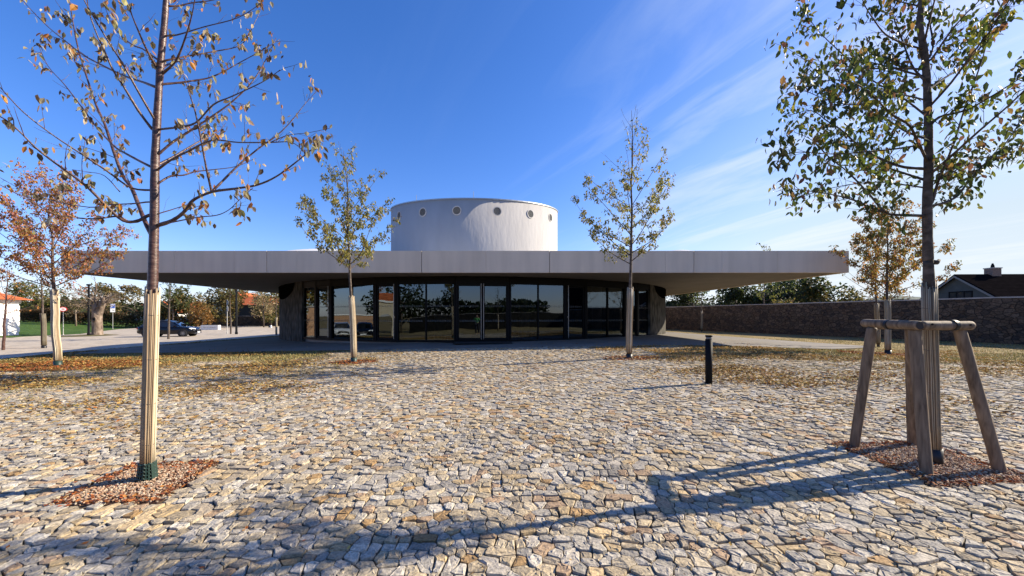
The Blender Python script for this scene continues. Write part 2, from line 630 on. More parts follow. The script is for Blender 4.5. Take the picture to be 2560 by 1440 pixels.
def glass_mat(name, tint=(.13, .135, .135), ior=1.95):
    m = bpy.data.materials.new(name)
    m.use_nodes = True
    t = m.node_tree
    for n in list(t.nodes):
        t.nodes.remove(n)
    out = t.nodes.new('ShaderNodeOutputMaterial')
    fr = t.nodes.new('ShaderNodeFresnel')
    fr.inputs['IOR'].default_value = ior
    tr = t.nodes.new('ShaderNodeBsdfTransparent')
    tr.inputs[0].default_value = (*tint, 1)
    gl = t.nodes.new('ShaderNodeBsdfGlossy')
    gl.inputs['Roughness'].default_value = 0.0
    gl.inputs[0].default_value = (.74, .88, 1.0, 1)
    mx = t.nodes.new('ShaderNodeMixShader')
    tc = t.nodes.new('ShaderNodeTexCoord')
    nz = t.nodes.new('ShaderNodeTexNoise')
    nz.inputs['Scale'].default_value = .9
    nz.inputs['Detail'].default_value = 1
    t.links.new(tc.outputs['Object'], nz.inputs['Vector'])
    bp = t.nodes.new('ShaderNodeBump')
    bp.inputs['Strength'].default_value = .10
    bp.inputs['Distance'].default_value = .03
    t.links.new(nz.outputs[0], bp.inputs['Height'])
    t.links.new(bp.outputs[0], gl.inputs['Normal'])
    t.links.new(fr.outputs[0], mx.inputs[0])
    t.links.new(tr.outputs[0], mx.inputs[1])
    t.links.new(gl.outputs[0], mx.inputs[2])
    t.links.new(mx.outputs[0], out.inputs[0])
    return m


M['glass'] = glass_mat('facade_glass')
M['pane'] = mat('house_pane', (.03, .035, .04), .06, 0, .8)[0]


# ------------------------------------------------------------------ ground sheets
def axis(lo, hi, far):
    a = list(range(lo, hi + 1))
    v = hi; st = 4
    while v < far:
        v += st; st *= 1.6; a.append(v)
    v = lo; st = 4
    while v > -far:
        v -= st; st *= 1.6; a.insert(0, v)
    return a


gx = axis(-60, 60, 1500)
gy = axis(-40, 70, 1500)
mb = MB()
mb.v = [(x, y, zg(x, y)) for y in gy for x in gx]
nx = len(gx)
mb.f = [(j * nx + i, j * nx + i + 1, (j + 1) * nx + i + 1, (j + 1) * nx + i) for j in range(len(gy) - 1) for i in range(nx - 1)]
mb.c = [(1, 1, 1)] * len(mb.f)
tag(mb.obj('ground', M['ground'], smooth=True), 'dry straw coloured grass ground reaching to the horizon', 'ground', kind='structure')

import bmesh


def sheet(name, poly, off, m, label, zf=zg, step=1, kind='structure', cat=None):
    bm = bmesh.new()
    bm.faces.new([bm.verts.new((x, y, 0)) for x, y in poly])
    xs = [p[0] for p in poly]; ys = [p[1] for p in poly]
    for k in range(math.ceil(min(xs)), math.floor(max(xs)) + 1, step):
        bmesh.ops.bisect_plane(bm, geom=bm.verts[:] + bm.edges[:] + bm.faces[:], plane_co=(k, 0, 0), plane_no=(1, 0, 0))
    for k in range(math.ceil(min(ys)), math.floor(max(ys)) + 1, step):
        bmesh.ops.bisect_plane(bm, geom=bm.verts[:] + bm.edges[:] + bm.faces[:], plane_co=(0, k, 0), plane_no=(0, 1, 0))
    bmesh.ops.triangulate(bm, faces=[f for f in bm.faces if len(f.verts) > 4])
    for v in bm.verts:
        v.co.z = zf(v.co.x, v.co.y) + off
    bmesh.ops.recalc_face_normals(bm, faces=bm.faces)
    if bm.faces and sum(f.normal.z for f in bm.faces) < 0:
        bmesh.ops.reverse_faces(bm, faces=bm.faces)
    me = bpy.data.meshes.new(name)
    bm.to_mesh(me); bm.free()
    me.polygons.foreach_set('use_smooth', np.ones(len(me.polygons), bool))
    me.materials.append(m)
    o = bpy.data.objects.new(name, me)
    COL.objects.link(o)
    return tag(o, label, cat or name.replace('_', ' '), kind=kind)


APRON = [(-18.1, 15.0), (-10, 14.7), (0, 14.6), (9.3, 14.6), (13, 15.6), (16.1, 17.2), (16.7, 18.2), (14.8, 24), (12.8, 31), (12, 50), (-15.2, 50), (-15.4, 25.6), (-16.6, 18.7)]
sheet('apron', APRON, .025, M['apron'], 'smooth grey concrete path around the building', cat='path')
LE += [G(px_, py_) for px_, py_ in ((30, 845), (51, 842.5), (150, 838), (200, 835.5), (232, 831), (300, 823), (362, 819.5))]
LE.append(LE[-1] + Vector((-4, 26, 0)))
ROADP = [(-21.5, 6), (-21.8, 12), (-21.3, 17.5), (-21.6, 23), (-22.6, 32), (-21, 40), (-20, 76), (LE[-2].x - 2.2, 76)] + [(p.x, p.y) for p in reversed(LE[:-1])] + [(-62, 40), (-62, 6)]
sheet('road', ROADP, .02, M['road'], 'pale stone paved parking road beside the lawn', cat='road')
LAWN = [(-120, 40)] + [(p.x, p.y) for p in LE] + [(-150, 90)]
sheet('lawn', LAWN, .03, M['lawn'], 'mown green lawn rising gently to the hedge', zlawn, cat='lawn')
IS = [G(px_, py_) for px_, py_ in ((120, 841.5), (180, 839.5), (222, 836.5), (262, 836), (300, 838), (262, 840.2), (180, 843), (130, 844))]
sheet('grass_island', [(p.x, p.y) for p in IS], .045,
      noise_mat('island_grass', [(.07, .075, .02), (.16, .12, .05)], 2, 7, .95, .5, 20), 'dry grass strip around the old tree', cat='grass strip')
BEDP = [(-16, 1.0), (-5, .2), (5, .2), (17, 1.0), (17, 9), (13, 11.8), (8, 13.0), (7, 14.63), (-6, 14.75), (-7, 12.4), (-13, 10.5), (-16, 8)]
sheet('paving_bed', BEDP, .012, M['bed'], 'sandy bed between the paving stones', cat='paving')
# distant hill on the sunny side
mb = MB()
hp = []
for i in range(41):
    a = R(18 + i * 1.6)
    rr = 620
    h = 8 + 16 * math.sin(i * .23 + .6) ** 2 + 3 * math.sin(i * .9)
    hp.append((rr * math.sin(a), rr * math.cos(a), h, a))
for (x, y, h, a) in hp:
    mb.v += [(x * .8, y * .8, -2), (x, y, h), (x * 1.3, y * 1.3, -2)]
for i in range(40):
    mb.f += [(i * 3, i * 3 + 3, i * 3 + 4, i * 3 + 1), (i * 3 + 1, i * 3 + 4, i * 3 + 5, i * 3 + 2)]
mb.c = [(1, 1, 1)] * len(mb.f)
tag(mb.obj('hills', M['hill'], smooth=True), 'low blue green wooded hills on the horizon', 'hills', kind='structure')

# ------------------------------------------------------------------ plaza of rubble setts
PIT1 = [G(118, 1272), G(395, 1265), G(550, 1160), G(330, 1167)]
T1B = G(367, 1208)
T2B = G(2335, 1165)
PIT2 = [Vector((T2B.x - .50, T2B.y - .47, 0)), Vector((T2B.x + .50, T2B.y - .42, 0)), Vector((T2B.x + .48, T2B.y + .55, 0)), Vector((T2B.x - .52, T2B.y + .58, 0))]


def inside(poly, x, y):
    c = False
    n = len(poly)
    j = n - 1
    for i in range(n):
        xi, yi = poly[i][0], poly[i][1]; xj, yj = poly[j][0], poly[j][1]
        if (yi > y) != (yj > y) and x < (xj - xi) * (y - yi) / (yj - yi) + xi:
            c = not c
        j = i
    return c


def vnoise(x, y, seed=0):
    """smooth value noise for scattering"""
    def h(i, j):
        k = (i * 374761393 + j * 668265263 + seed * 974711) & 0xffffffff
        k = ((k ^ (k >> 13)) * 1274126177) & 0xffffffff
        return ((k ^ (k >> 16)) & 0xffff) / 65535.0
    i = math.floor(x); j = math.floor(y); u = x - i; v = y - j
    u = u * u * (3 - 2 * u); v = v * v * (3 - 2 * v)
    return (h(i, j) * (1 - u) + h(i + 1, j) * u) * (1 - v) + (h(i, j + 1) * (1 - u) + h(i + 1, j + 1) * u) * v


def fbm(x, y, seed=0):
    return .55 * vnoise(x, y, seed) + .3 * vnoise(x * 2.1, y * 2.1, seed + 1) + .15 * vnoise(x * 4.3, y * 4.3, seed + 2)


STONECOL = [((.37, .36, .35), 7), ((.44, .42, .40), 7), ((.47, .42, .34), 8), ((.43, .37, .28), 6), ((.30, .29, .285), 3), ((.50, .40, .26), 3),
            ((.52, .505, .48), 4), ((.38, .26, .14), 1.3), ((.40, .30, .22), 2.5), ((.34, .30, .25), 3)]
SCW = np.array([c[1] for c in STONECOL]); SCW = SCW / SCW.sum()


def stone_edge(x, y):
    """1 where the plaza is fully paved, 0 where grass has taken over"""
    n = (fbm(x * .8, y * 1.1, 5) - .5) * 3.2
    if abs(x + .2) < 6.2 + n * .4 and y < 14.65:
        return True
    lim = 11.6 - .12 * max(0, abs(x) - 6) + n * 1.1
    return y < lim


pts = []
y = .7
while y < 14.75:
    h = random.choice((.06, .07, .08, .09, .10, .115))
    x = -1.42 * y - 2.4 - random.random() * .2
    xe = 1.42 * y + 2.4
    while x < xe:
        wd = min(.24, max(.05, random.lognormvariate(math.log(.092), .38)))
        xx = x + wd / 2
        yy = y + h * .5 + random.uniform(-.27, .27) * h
        yy += .08 * math.sin(xx * 1.3 + 2 * math.sin(y * .7)) + .35 * (fbm(xx * .45, y * .45, 9) - .5)
        pts.append((xx, yy))
        x += wd
    y += h
P2 = [Vector(p) for p in pts]
_res = geometry.delaunay_2d_cdt(P2, [], [], 0, 1e-5)
dv = np.array([(v.x, v.y) for v in _res[0]])
dt = np.array([tuple(f) for f in _res[2]])
A, B, C = dv[dt[:, 0]], dv[dt[:, 1]], dv[dt[:, 2]]
D = 2 * (A[:, 0] * (B[:, 1] - C[:, 1]) + B[:, 0] * (C[:, 1] - A[:, 1]) + C[:, 0] * (A[:, 1] - B[:, 1]))
D[np.abs(D) < 1e-9] = 1e-9
a2, b2, c2 = (A ** 2).sum(1), (B ** 2).sum(1), (C ** 2).sum(1)
cc = np.stack([(a2 * (B[:, 1] - C[:, 1]) + b2 * (C[:, 1] - A[:, 1]) + c2 * (A[:, 1] - B[:, 1])) / D,
               (a2 * (C[:, 0] - B[:, 0]) + b2 * (A[:, 0] - C[:, 0]) + c2 * (B[:, 0] - A[:, 0])) / D], 1)
adj = [[] for _ in range(len(dv))]
for ti, tr_ in enumerate(dt):
    for vi in tr_:
        adj[vi].append(ti)
cells = {}
for vi in range(len(dv)):
    cx, cy = dv[vi]
    if len(adj[vi]) < 3 or abs(cx) > 1.36 * cy + 2.2 or cy < .8 or abs(cx) > 17.5:
        continue
    if inside(PIT1, cx, cy) or inside(PIT2, cx, cy):
        continue
    ids = np.array(adj[vi])
    q = cc[ids]
    if np.abs(q - dv[vi]).max() > .4:
        continue
    cells[vi] = list(ids[np.argsort(np.arctan2(q[:, 1] - cy, q[:, 0] - cx))])
# some neighbours are really one larger slab
nbr = {}
for tr_ in dt:
    for i in range(3):
        nbr.setdefault(tr_[i], set()).add(tr_[(i + 1) % 3]); nbr.setdefault(tr_[(i + 1) % 3], set()).add(tr_[i])


def fuse(p, q):
    n, m = len(p), len(q)
    qi = {t: i for i, t in enumerate(q)}
    for i in range(n):
        a, b_ = p[i], p[(i + 1) % n]
        if a in qi and b_ in qi and q[(qi[b_] + 1) % m] == a:
            p2 = [p[(i + 1 + k) % n] for k in range(n)]           # b_ ... a
            q2 = [q[(qi[a] + k) % m] for k in range(m)]           # a ... b_
            return p2 + q2[1:-1]
    return None


def parea(q):
    x, y_ = q[:, 0], q[:, 1]
    return abs((x * np.roll(y_, -1) - y_ * np.roll(x, -1)).sum()) / 2


def hull(q):
    p = sorted(map(tuple, q))
    def half(it):
        h_ = []
        for c in it:
            while len(h_) > 1 and (h_[-1][0] - h_[-2][0]) * (c[1] - h_[-2][1]) - (h_[-1][1] - h_[-2][1]) * (c[0] - h_[-2][0]) <= 0:
                h_.pop()
            h_.append(c)
        return h_[:-1]
    return np.array(half(p) + half(p[::-1]))


order = list(cells); random.shuffle(order)
taken = set()
polys = []
for vi in order:
    if vi in taken:
        continue
    taken.add(vi)
    p = cells[vi]
    k = random.random()
    k = 0 if k < .55 else (1 if k < .88 else 3)
    last = vi
    for _ in range(k):
        cand = [w_ for w_ in nbr[last] if w_ in cells and w_ not in taken]
        if not cand:
            break
        w_ = random.choice(cand)
        f = fuse(p, cells[w_])
        if f is None or len(set(f)) != len(f):
            break
        fp = cc[f]
        if parea(fp) < .905 * parea(hull(fp)):
            continue
        p = f; taken.add(w_); last = w_
    polys.append(p)
mb = MB()
nst = 0
for ids in polys:
    q = cc[ids]
    cx, cy = q.mean(0)
    if not stone_edge(cx, cy):
        continue
    keep = [q[0]]
    for p in q[1:]:
        if np.hypot(*(p - keep[-1])) > .020:
            keep.append(p)
    if len(keep) > 3 and np.hypot(*(keep[0] - keep[-1])) < .020:
        keep.pop()
    if len(keep) < 3:
        continue
    q = np.array(keep)
    if cy < 5.2:
        qq = []
        n = len(q)
        for i in range(n):
            p0, p1, p2_ = q[i - 1], q[i], q[(i + 1) % n]
            k0, k1 = random.uniform(.05, .2), random.uniform(.05, .2)
            qq.append(p1 + (p0 - p1) * k0)
            qq.append(p1 + (p2_ - p1) * k1)
        q = np.array(qq)
    n = len(q)
    # true inset of the outline: move each edge inwards by the joint
    def inset(q, dd):
        e = np.roll(q, -1, 0) - q
        l = np.maximum(1e-6, np.hypot(e[:, 0], e[:, 1]))[:, None]
        nn_ = np.stack([-e[:, 1], e[:, 0]], 1) / l
        pn = np.roll(nn_, 1, 0)
        b_ = nn_ + pn
        k_ = (b_ * b_).sum(1)[:, None]
        return q + b_ * np.minimum(2 / np.maximum(k_, .35) * .5, 1.4) * 2 * dd * .5 * 1.0
    ctr = q.mean(0)
    rel = q - ctr
    rad = np.hypot(rel[:, 0], rel[:, 1]).mean()
    if rad < .02:
        continue
    jt = random.uniform(.0028, .0062)
    h = .032 + random.uniform(-.008, .008)
    tx, ty = random.gauss(0, .028), random.gauss(0, .028)
    zb = zg(ctr[0], ctr[1])
    if cy < 8:
        rings = [(jt, -.03, 0), (jt + .0015, h - .007, 0), (jt + .005, h - .001, 1), (None, h + .001, 1)]
    else:
        rings = [(jt, -.03, 0), (jt + .002, h - .006, 0), (jt + .006, h, 1)]
    o = len(mb.v)
    for (ins, hz, tl) in rings:
        rr_ = (inset(q, ins) - ctr) if ins is not None else rel * .55
        for k in range(n):
            rx, ry = rr_[k]
            if tl:
                rx += random.uniform(-.003, .003); ry += random.uniform(-.003, .003)
            z = zb + hz + (rx * tx + ry * ty if hz > 0 else 0) + (random.uniform(-.0045, .0045) if hz > 0 else 0)
            mb.v.append((ctr[0] + rx, ctr[1] + ry, z))
    col = np.array(STONECOL[rng.choice(len(STONECOL), p=SCW)][0]) * random.uniform(.74, 1.12) * np.array((.99, .925, .785))
    # mossy, earthy stones where the grass creeps in
    ms = fbm(cx * .7, cy * .9, 21)
    far = max(0, min(1, (cy - 5) / 6)) * (1 if abs(cx) > 4.5 else .3)
    if random.random() < far * ms * 1.5:
        col = col * .5 + np.array((.20, .135, .05)) * .5
    col = tuple(np.clip(col, 0, .8))
    for r_ in range(len(rings) - 1):
        for k in range(n):
            k2 = (k + 1) % n
            mb.f.append((o + r_ * n + k, o + r_ * n + k2, o + (r_ + 1) * n + k2, o + (r_ + 1) * n + k)); mb.c.append(col)
    mb.f.append(tuple(o + (len(rings) - 1) * n + k for k in range(n))); mb.c.append(col)
    nst += 1
print('stones', nst, 'faces', len(mb.f))
pv = tag(mb.obj('plaza_paving', M['stone']), 'rough grey and tan stone setts paving the square', 'paving', kind='structure')

# ------------------------------------------------------------------ the building
BC = Vector((-2.90, 30.8))      # drum
FC = Vector((-2.54, 30.8))      # glazed front and curved walls
FR = 13.75
FLOOR = .43
CL, CR, CF, CBK = -18.2, 13.6, 15.5, 48.3
ZT = EYE + (HY - 627) / F * CF
ZB = EYE + (HY - 681.5) / F * CF
bld = thing('round_hall', 'low concrete hall with a wide flat canopy, curved glass front and white drum', 'building', (BC.x, BC.y, FLOOR))


def az_px(px_, rad=FR):
    c_ = FC if rad > 9 else BC
    u = (px_ - 1280) / F
    a = u * u + 1; b = -2 * (u * c_.x + c_.y); c = c_.x ** 2 + c_.y ** 2 - rad ** 2
    disc = b * b - 4 * a * c
    d = (-b - math.sqrt(max(0, disc))) / (2 * a)
    return math.atan2(u * d - c_.x, c_.y - d)


def at_az(a, rad, z):
    c_ = FC if rad > 9 else BC
    return Vector((c_.x + rad * math.sin(a), c_.y - rad * math.cos(a), z))


# canopy slab, soffit, fascia panels
mb = MB()
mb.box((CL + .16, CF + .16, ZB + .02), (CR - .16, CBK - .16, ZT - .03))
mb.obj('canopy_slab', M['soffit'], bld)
mb = MB()


def fascia(p0, p1, cuts):
    p0 = Vector(p0); p1 = Vector(p1)
    L = (p1 - p0).length; ax = (p1 - p0).normalized(); out = Vector((ax.y, -ax.x, 0))
    cs = [0] + cuts + [L]
    for a, b in zip(cs[:-1], cs[1:]):
        ga = (.011 if a in STRONG else .0035) if a > 0 else 0; gb = (.011 if b in STRONG else .0035) if b < L else 0
        c = p0 + ax * ((a + ga + b - gb) / 2) - out * .075
        c.z = (ZT + ZB) / 2
        mb.obox(c, ax, out, (0, 0, 1), (b - gb - a - ga) / 2, .075, (ZT - ZB) / 2)


def cutx(px_): return (px_ - 1280) / F * CF - CL


STRONG = [cutx(p) for p in (667, 1054, 1374, 1735)]


fascia((CL, CF, 0), (CR, CF, 0), [cutx(p) for p in (230, 436, 586, 667, 742, 1054, 1215, 1374, 1663, 1735, 1805, 1944)])
fascia((CR, CF + .16, 0), (CR, CBK - .16, 0), [6, 12, 18, 25])
fascia((CL, CBK - .16, 0), (CL, CF + .16, 0), [6, 12, 18, 25])
fascia((CR, CBK, 0), (CL, CBK, 0), [6, 12, 18, 25])
mb.obj('fascia', M['fascia'], bld)
# dark recess behind the fascia joints is the slab edge itself; roof membrane and low roof humps
mb = MB()
mb.box((CL + .3, CF + .3, ZT - .028), (CR - .3, CBK - .3, ZT + .012))
nn = 24
for (hx, hy, hl, hw, hh) in ((-11.4, 24.5, 5.4, 6.0, 1.50), (10.8, 25.5, 3.0, 5.0, 1.66)):
    o = len(mb.v)
    for j in range(nn + 1):
        for i in range(nn + 1):
            a, b = i / nn * 2 - 1, j / nn * 2 - 1
            mb.v.append((hx + a * hl, hy + b * hw, ZT + .013 + hh * max(0, math.cos(a * math.pi / 2)) ** .8 * max(0, math.cos(b * math.pi / 2))))
    for j in range(nn):
        for i in range(nn):
            q = o + j * (nn + 1) + i
            mb.f.append((q, q + 1, q + nn + 2, q + nn + 1)); mb.c.append((1, 1, 1))
mb.obj('roof', mat('pale_roof_membrane', (.62, .62, .61), .7)[0], bld)

# drum with sloping rim
DR = 6.5
SL = .121
ZC = 9.86


def zrim(a): return ZC - SL * DR * math.cos(a)


mb = MB()
n = 96
for i in range(n):
    a = 2 * math.pi * i / n
    p = at_az(a, DR, 0)
    mb.v += [(p.x, p.y, ZT - .02), (p.x, p.y, zrim(a) - .06)]
    q = at_az(a, DR - .25, 0)
    mb.v += [(q.x, q.y, zrim(a) - .06)]
for i in range(n):
    j = (i + 1) % n
    mb.f += [(i * 3, j * 3, j * 3 + 1, i * 3 + 1), (i * 3 + 1, j * 3 + 1, j * 3 + 2, i * 3 + 2)]
mb.f.append(tuple(i * 3 + 2 for i in range(n)))
mb.c = [(1, 1, 1)] * len(mb.f)
drum = mb.obj('drum', M['drum'], bld, smooth=False)
for p in drum.data.polygons:
    p.use_smooth = len(p.vertices) == 4 and abs(p.normal.z) < .5
mb = MB()
ring = []
for i in range(n):
    a = 2 * math.pi * i / n
    ring.append((at_az(a, DR + .05, zrim(a) - .075), at_az(a, DR + .05, zrim(a)), at_az(a, DR - .3, zrim(a)), at_az(a, DR - .3, zrim(a) - .075)))
for r_ in ring:
    mb.v += [tuple(p) for p in r_]
for i in range(n):
    j = (i + 1) % n
    for k in range(4):
        k2 = (k + 1) % 4
        mb.f.append((i * 4 + k, j * 4 + k, j * 4 + k2, i * 4 + k2)); mb.c.append((1, 1, 1))
rimo = mb.obj('rim_flashing', mat('grey_metal_flashing', (.30, .32, .34), .4, .7)[0], bld, smooth=False)
rimo.parent = drum; rimo.location = (0, 0, 0)
camaz = math.atan2(-BC.x, BC.y)
slat_m = mat('vent_slats', (.30, .31, .31), .5, .3)[0]
dark_m = mat('vent_dark', (.02, .021, .023), .8)[0]
ring_m = mat('vent_ring', (.42, .41, .40), .8)[0]
VAZ = []
for px_ in (998, 1057, 1142, 1243, 1326, 1376):
    VAZ.append(az_px(px_, DR))
for a in VAZ:
    zc_ = zrim(a) - .80
    c = at_az(a, DR, zc_)
    out = Vector((math.sin(a), -math.cos(a), 0)); tang = Vector((math.cos(a), math.sin(a), 0)); up = Vector((0, 0, 1))
    rv = .245
    mb = MB()
    K = 28
    for k in range(K):
        t_ = 2 * math.pi * k / K
        e = tang * math.cos(t_) + up * math.sin(t_)
        mb.v += [tuple(c + e * rv * 1.0 + out * .03), tuple(c + e * (rv + .05) + out * .03), tuple(c + e * (rv + .05) - out * .1), tuple(c + e * rv - out * .1)]
    for k in range(K):
        k2 = (k + 1) % K
        for q in range(4):
            mb.f.append((k * 4 + q, k2 * 4 + q, k2 * 4 + (q + 1) % 4, k * 4 + (q + 1) % 4)); mb.c.append((1, 1, 1))
    vent = mb.obj('vent_ring', ring_m, bld)
    base = bld['_base']
    mb = MB()
    mb.add([c + (tang * math.cos(2 * math.pi * k / K) + up * math.sin(2 * math.pi * k / K)) * rv + out * .006 for k in range(K)], [tuple(range(K))])
    d_ = mb.obj('vent_disc', dark_m, None, origin=base); d_.parent = vent; d_.location = (0, 0, 0)
    mb = MB()
    for k in range(8):
        zz = -rv + (k + .5) * 2 * rv / 8
        hw = math.sqrt(max(.0, rv * rv - zz * zz)) * .97
        mb.obox(c + up * zz + out * .012, tang, out * .8 - up * .5, out * .5 + up * .8, hw, .014, .006)
    s_ = mb.obj('louvre', slat_m, None, origin=base); s_.parent = vent; s_.location = (0, 0, 0)
# lightning rods on the rim
for px_, hgt in ((1041, .42), (1184, .46)):
    a = az_px(px_, DR - .15)
    p = at_az(a, DR - .15, zrim(a))
    mb = MB()
    mb.tube([p, p + Vector((0, 0, hgt))], .014, 6)
    mb.obj('lightning_rod', M['zinc'], bld)
for x_, y_ in ((-1.95, 18), (9.6, 17.5)):
    mb = MB(); mb.tube([(x_, y_, ZT), (x_, y_, ZT + .3)], .01, 6); mb.obj('lightning_rod', M['zinc'], bld)

# glazed front: flat bays on the circle
ZG0, ZG1, ZH = FLOOR + .10, 3.02, ZB - .0
BAYS = [  # (left px, right px, kind, [pane dividers])
    (758, 792, 'fix', []), (792, 829, 'doorR', []), (829, 939, 'fix', [880]), (939, 993, 'doorR', []), (993, 1139, 'fix', [1065.5]),
    (1139, 1273, 'double', []), (1273, 1413, 'fix', [1345]), (1413, 1463, 'doorL', []), (1463, 1561, 'fix', [1518]), (1561, 1592, 'doorL', []), (1592, 1622, 'fix', [])]
KIND_MULL = .10


def bayframe(pl, pr):
    a0, a1 = az_px(pl), az_px(pr)
    p0, p1 = at_az(a0, FR, 0), at_az(a1, FR, 0)
    ax = (p1 - p0); L = ax.length; ax.normalize()
    out = Vector((ax.y, -ax.x, 0))
    return p0, p1, ax, out, L


frame = MB()
glass_list = []; handle_list = []; decals = MB()


def ray_on_bay(px_, p0, out):
    u = Vector(((px_ - 1280) / F, 1, 0))
    t_ = p0.dot(out) / u.dot(out)
    return u * t_


for (pl, pr, kind, div) in BAYS:
    p0, p1, ax, out, L = bayframe(pl, pr)
    up = Vector((0, 0, 1))
    # corner posts (half on each bay), head, sill
    mw = .072
    for pe, s_ in ((p0, 1), (p1, -1)):
        c = pe + ax * (s_ * mw * .52); c.z = (FLOOR + ZH) / 2
        frame.obox(c, ax, out, up, mw * .5, .09, (ZH - FLOOR) / 2 - .004)
    c = (p0 + p1) / 2; c.z = (ZG1 + ZH) / 2
    frame.obox(c, ax, out, up, L / 2 - mw * 1.04, .08, (ZH - ZG1) / 2 - .006)
    c = (p0 + p1) / 2; c.z = (FLOOR + ZG0) / 2
    frame.obox(c, ax, out, up, L / 2 - mw * 1.04, .08, (ZG0 - FLOOR) / 2 - .004)
    segs = [0 + mw] + [(ray_on_bay(d_, p0, out) - p0).dot(ax) for d_ in div] + [L - mw]
    if kind == 'double':
        mid = (ray_on_bay(1206, p0, out) - p0).dot(ax)
        segs = [mw, mid, L - mw]
    for k, (a, b) in enumerate(zip(segs[:-1], segs[1:])):
        leaf = kind != 'fix'
        g0 = a + (.0 if k == 0 else .025); g1 = b - (.0 if k == len(segs) - 2 else .025)
        if k > 0:
            c = p0 + ax * a; c.z = (ZG0 + ZG1) / 2
            frame.obox(c, ax, out, up, .025 if kind == 'fix' else .02, .06, (ZG1 - ZG0) / 2 - .003)
        if leaf:
            st = .07
            fl = MB()
            for (q, s_) in ((g0, 1), (g1, -1)):
                c = p0 + ax * (q + s_ * (st / 2 + .006)) + out * .012; c.z = (ZG0 + ZG1) / 2
                fl.obox(c, ax, out, up, st / 2, .035, (ZG1 - ZG0) / 2 - .01)
            for zz in (ZG0 + .055, ZG1 - .045):
                c = p0 + ax * ((g0 + g1) / 2) + out * .012; c.z = zz
                fl.obox(c, ax, out, up, (g1 - g0) / 2 - st - .008, .033, .04)
            door = fl.obj('door', M['frame'], bld)
            g0 += st + .01; g1 -= st + .01
            if kind == 'doorR' or (kind == 'double' and k == 0):
                hpz = g1 + .05
            else:
                hpz = g0 - .05
            hc = p0 + ax * hpz + out * .12
            hm = MB()
            hm.tube([Vector((hc.x, hc.y, FLOOR + .14)), Vector((hc.x, hc.y, ZG1 + .02))], .017, 10)
            for zz in (FLOOR + .5, FLOOR + 1.4, FLOOR + 2.3):
                hm.tube([Vector((hc.x, hc.y, zz)), Vector((hc.x, hc.y, zz)) - out * .11], .012, 6)
            h_ = hm.obj('handle', M['steel'], None, origin=bld['_base']); h_.parent = door; h_.location = (0, 0, 0)
            lk = MB()
            lc = p0 + ax * (hpz + (.09 if (kind == 'doorR' or (kind == 'double' and k == 0)) else -.09) * 0) + out * .055
            lk.obox(Vector((lc.x, lc.y, FLOOR + 1.12)), ax, out, up, .014, .01, .04)
            l_ = lk.obj('lock', M['steel'], None, origin=bld['_base']); l_.parent = door; l_.location = (0, 0, 0)
        gm = MB()
        c = p0 + ax * ((g0 + g1) / 2); c.z = (ZG0 + ZG1) / 2
        za, zb_ = ZG0 + (.10 if leaf else 0), ZG1 - (.09 if leaf else 0)
        hx = (g1 - g0) / 2
        gm.add([c - ax * hx + up * (za - c.z), c + ax * hx + up * (za - c.z), c + ax * hx + up * (zb_ - c.z), c - ax * hx + up * (zb_ - c.z)], [(0, 1, 2, 3)])
        gm.obj('pane', M['glass'], bld)
        # thin key-pattern safety bands on the glass
        for zband in (FLOOR + .92, FLOOR + 1.58):
            t_ = -hx + .03
            while t_ < hx - .12:
                for (x0, z0, x1, z1) in ((0, 0, .09, .008), (.0, .0, .008, .07), (0, .062, .07, .07), (.062, .025, .07, .07), (.03, .025, .07, .033)):
                    q = [c + ax * (t_ + xx) + up * (zband + zz - c.z) + out * .004 for xx, zz in ((x0, z0), (x1, z0), (x1, z1), (x0, z1))]
                    decals.add(q, [(0, 1, 2, 3)])
                t_ += .11
frame.obj('window_frame', M['frame'], bld)
decals.obj('safety_band', mat('frosted_band', (.16, .17, .17), .6)[0], bld)
# door mat
ax_, = [bayframe(1139, 1273)]
p0, p1, ax, out, L = ax_
mb = MB()
c = (p0 + p1) / 2 + out * .62
zz = max(zg(c.x, c.y), FLOOR - .02) + .045
mb.obox(Vector((c.x, c.y, zz)), ax, out, (0, 0, 1), L / 2 + .05, .5, .012)
tag(mb.obj('door_mat', mat('mat_black', (.012, .012, .013), .9)[0], origin=Vector((c.x, c.y, zz))), 'black mat on the ground in front of the glass double door', 'door mat')
# floor slab inside + plinth
mb = MB()
mb.lathe((FC.x, FC.y, FLOOR - .55), [(FR - .05, 0), (FR - .05, .55)], 96)
mb.obj('floor_slab', noise_mat('hall_floor', [(.16, .155, .15), (.22, .21, .20)], 1.5, 5, .45), bld)
# solid curved walls
aL, aR = az_px(757), az_px(1623)


def wallmat():
    m, t, b = mat('combed_concrete', (.2, .19, .18), .95, 0, .05)
    tc = t.nodes.new('ShaderNodeTexCoord')
    mp = t.nodes.new('ShaderNodeMapping')
    mp.inputs['Scale'].default_value = (1, 1, .38)
    mp.inputs['Rotation'].default_value = (0, 0, 0)
    t.links.new(tc.outputs['Object'], mp.inputs[0])
    v = t.nodes.new('ShaderNodeTexVoronoi')
    v.inputs['Scale'].default_value = 5.5
    v.inputs['Randomness'].default_value = .85
    t.links.new(mp.outputs[0], v.inputs['Vector'])
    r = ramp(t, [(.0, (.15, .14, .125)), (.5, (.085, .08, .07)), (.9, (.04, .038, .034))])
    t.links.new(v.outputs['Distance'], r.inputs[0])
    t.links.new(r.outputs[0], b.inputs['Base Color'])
    bp = t.nodes.new('ShaderNodeBump')
    bp.invert = True
    bp.inputs['Strength'].default_value = 1
    bp.inputs['Distance'].default_value = .06
    t.links.new(v.outputs['Distance'], bp.inputs['Height'])
    t.links.new(bp.outputs[0], b.inputs['Normal'])
    return m


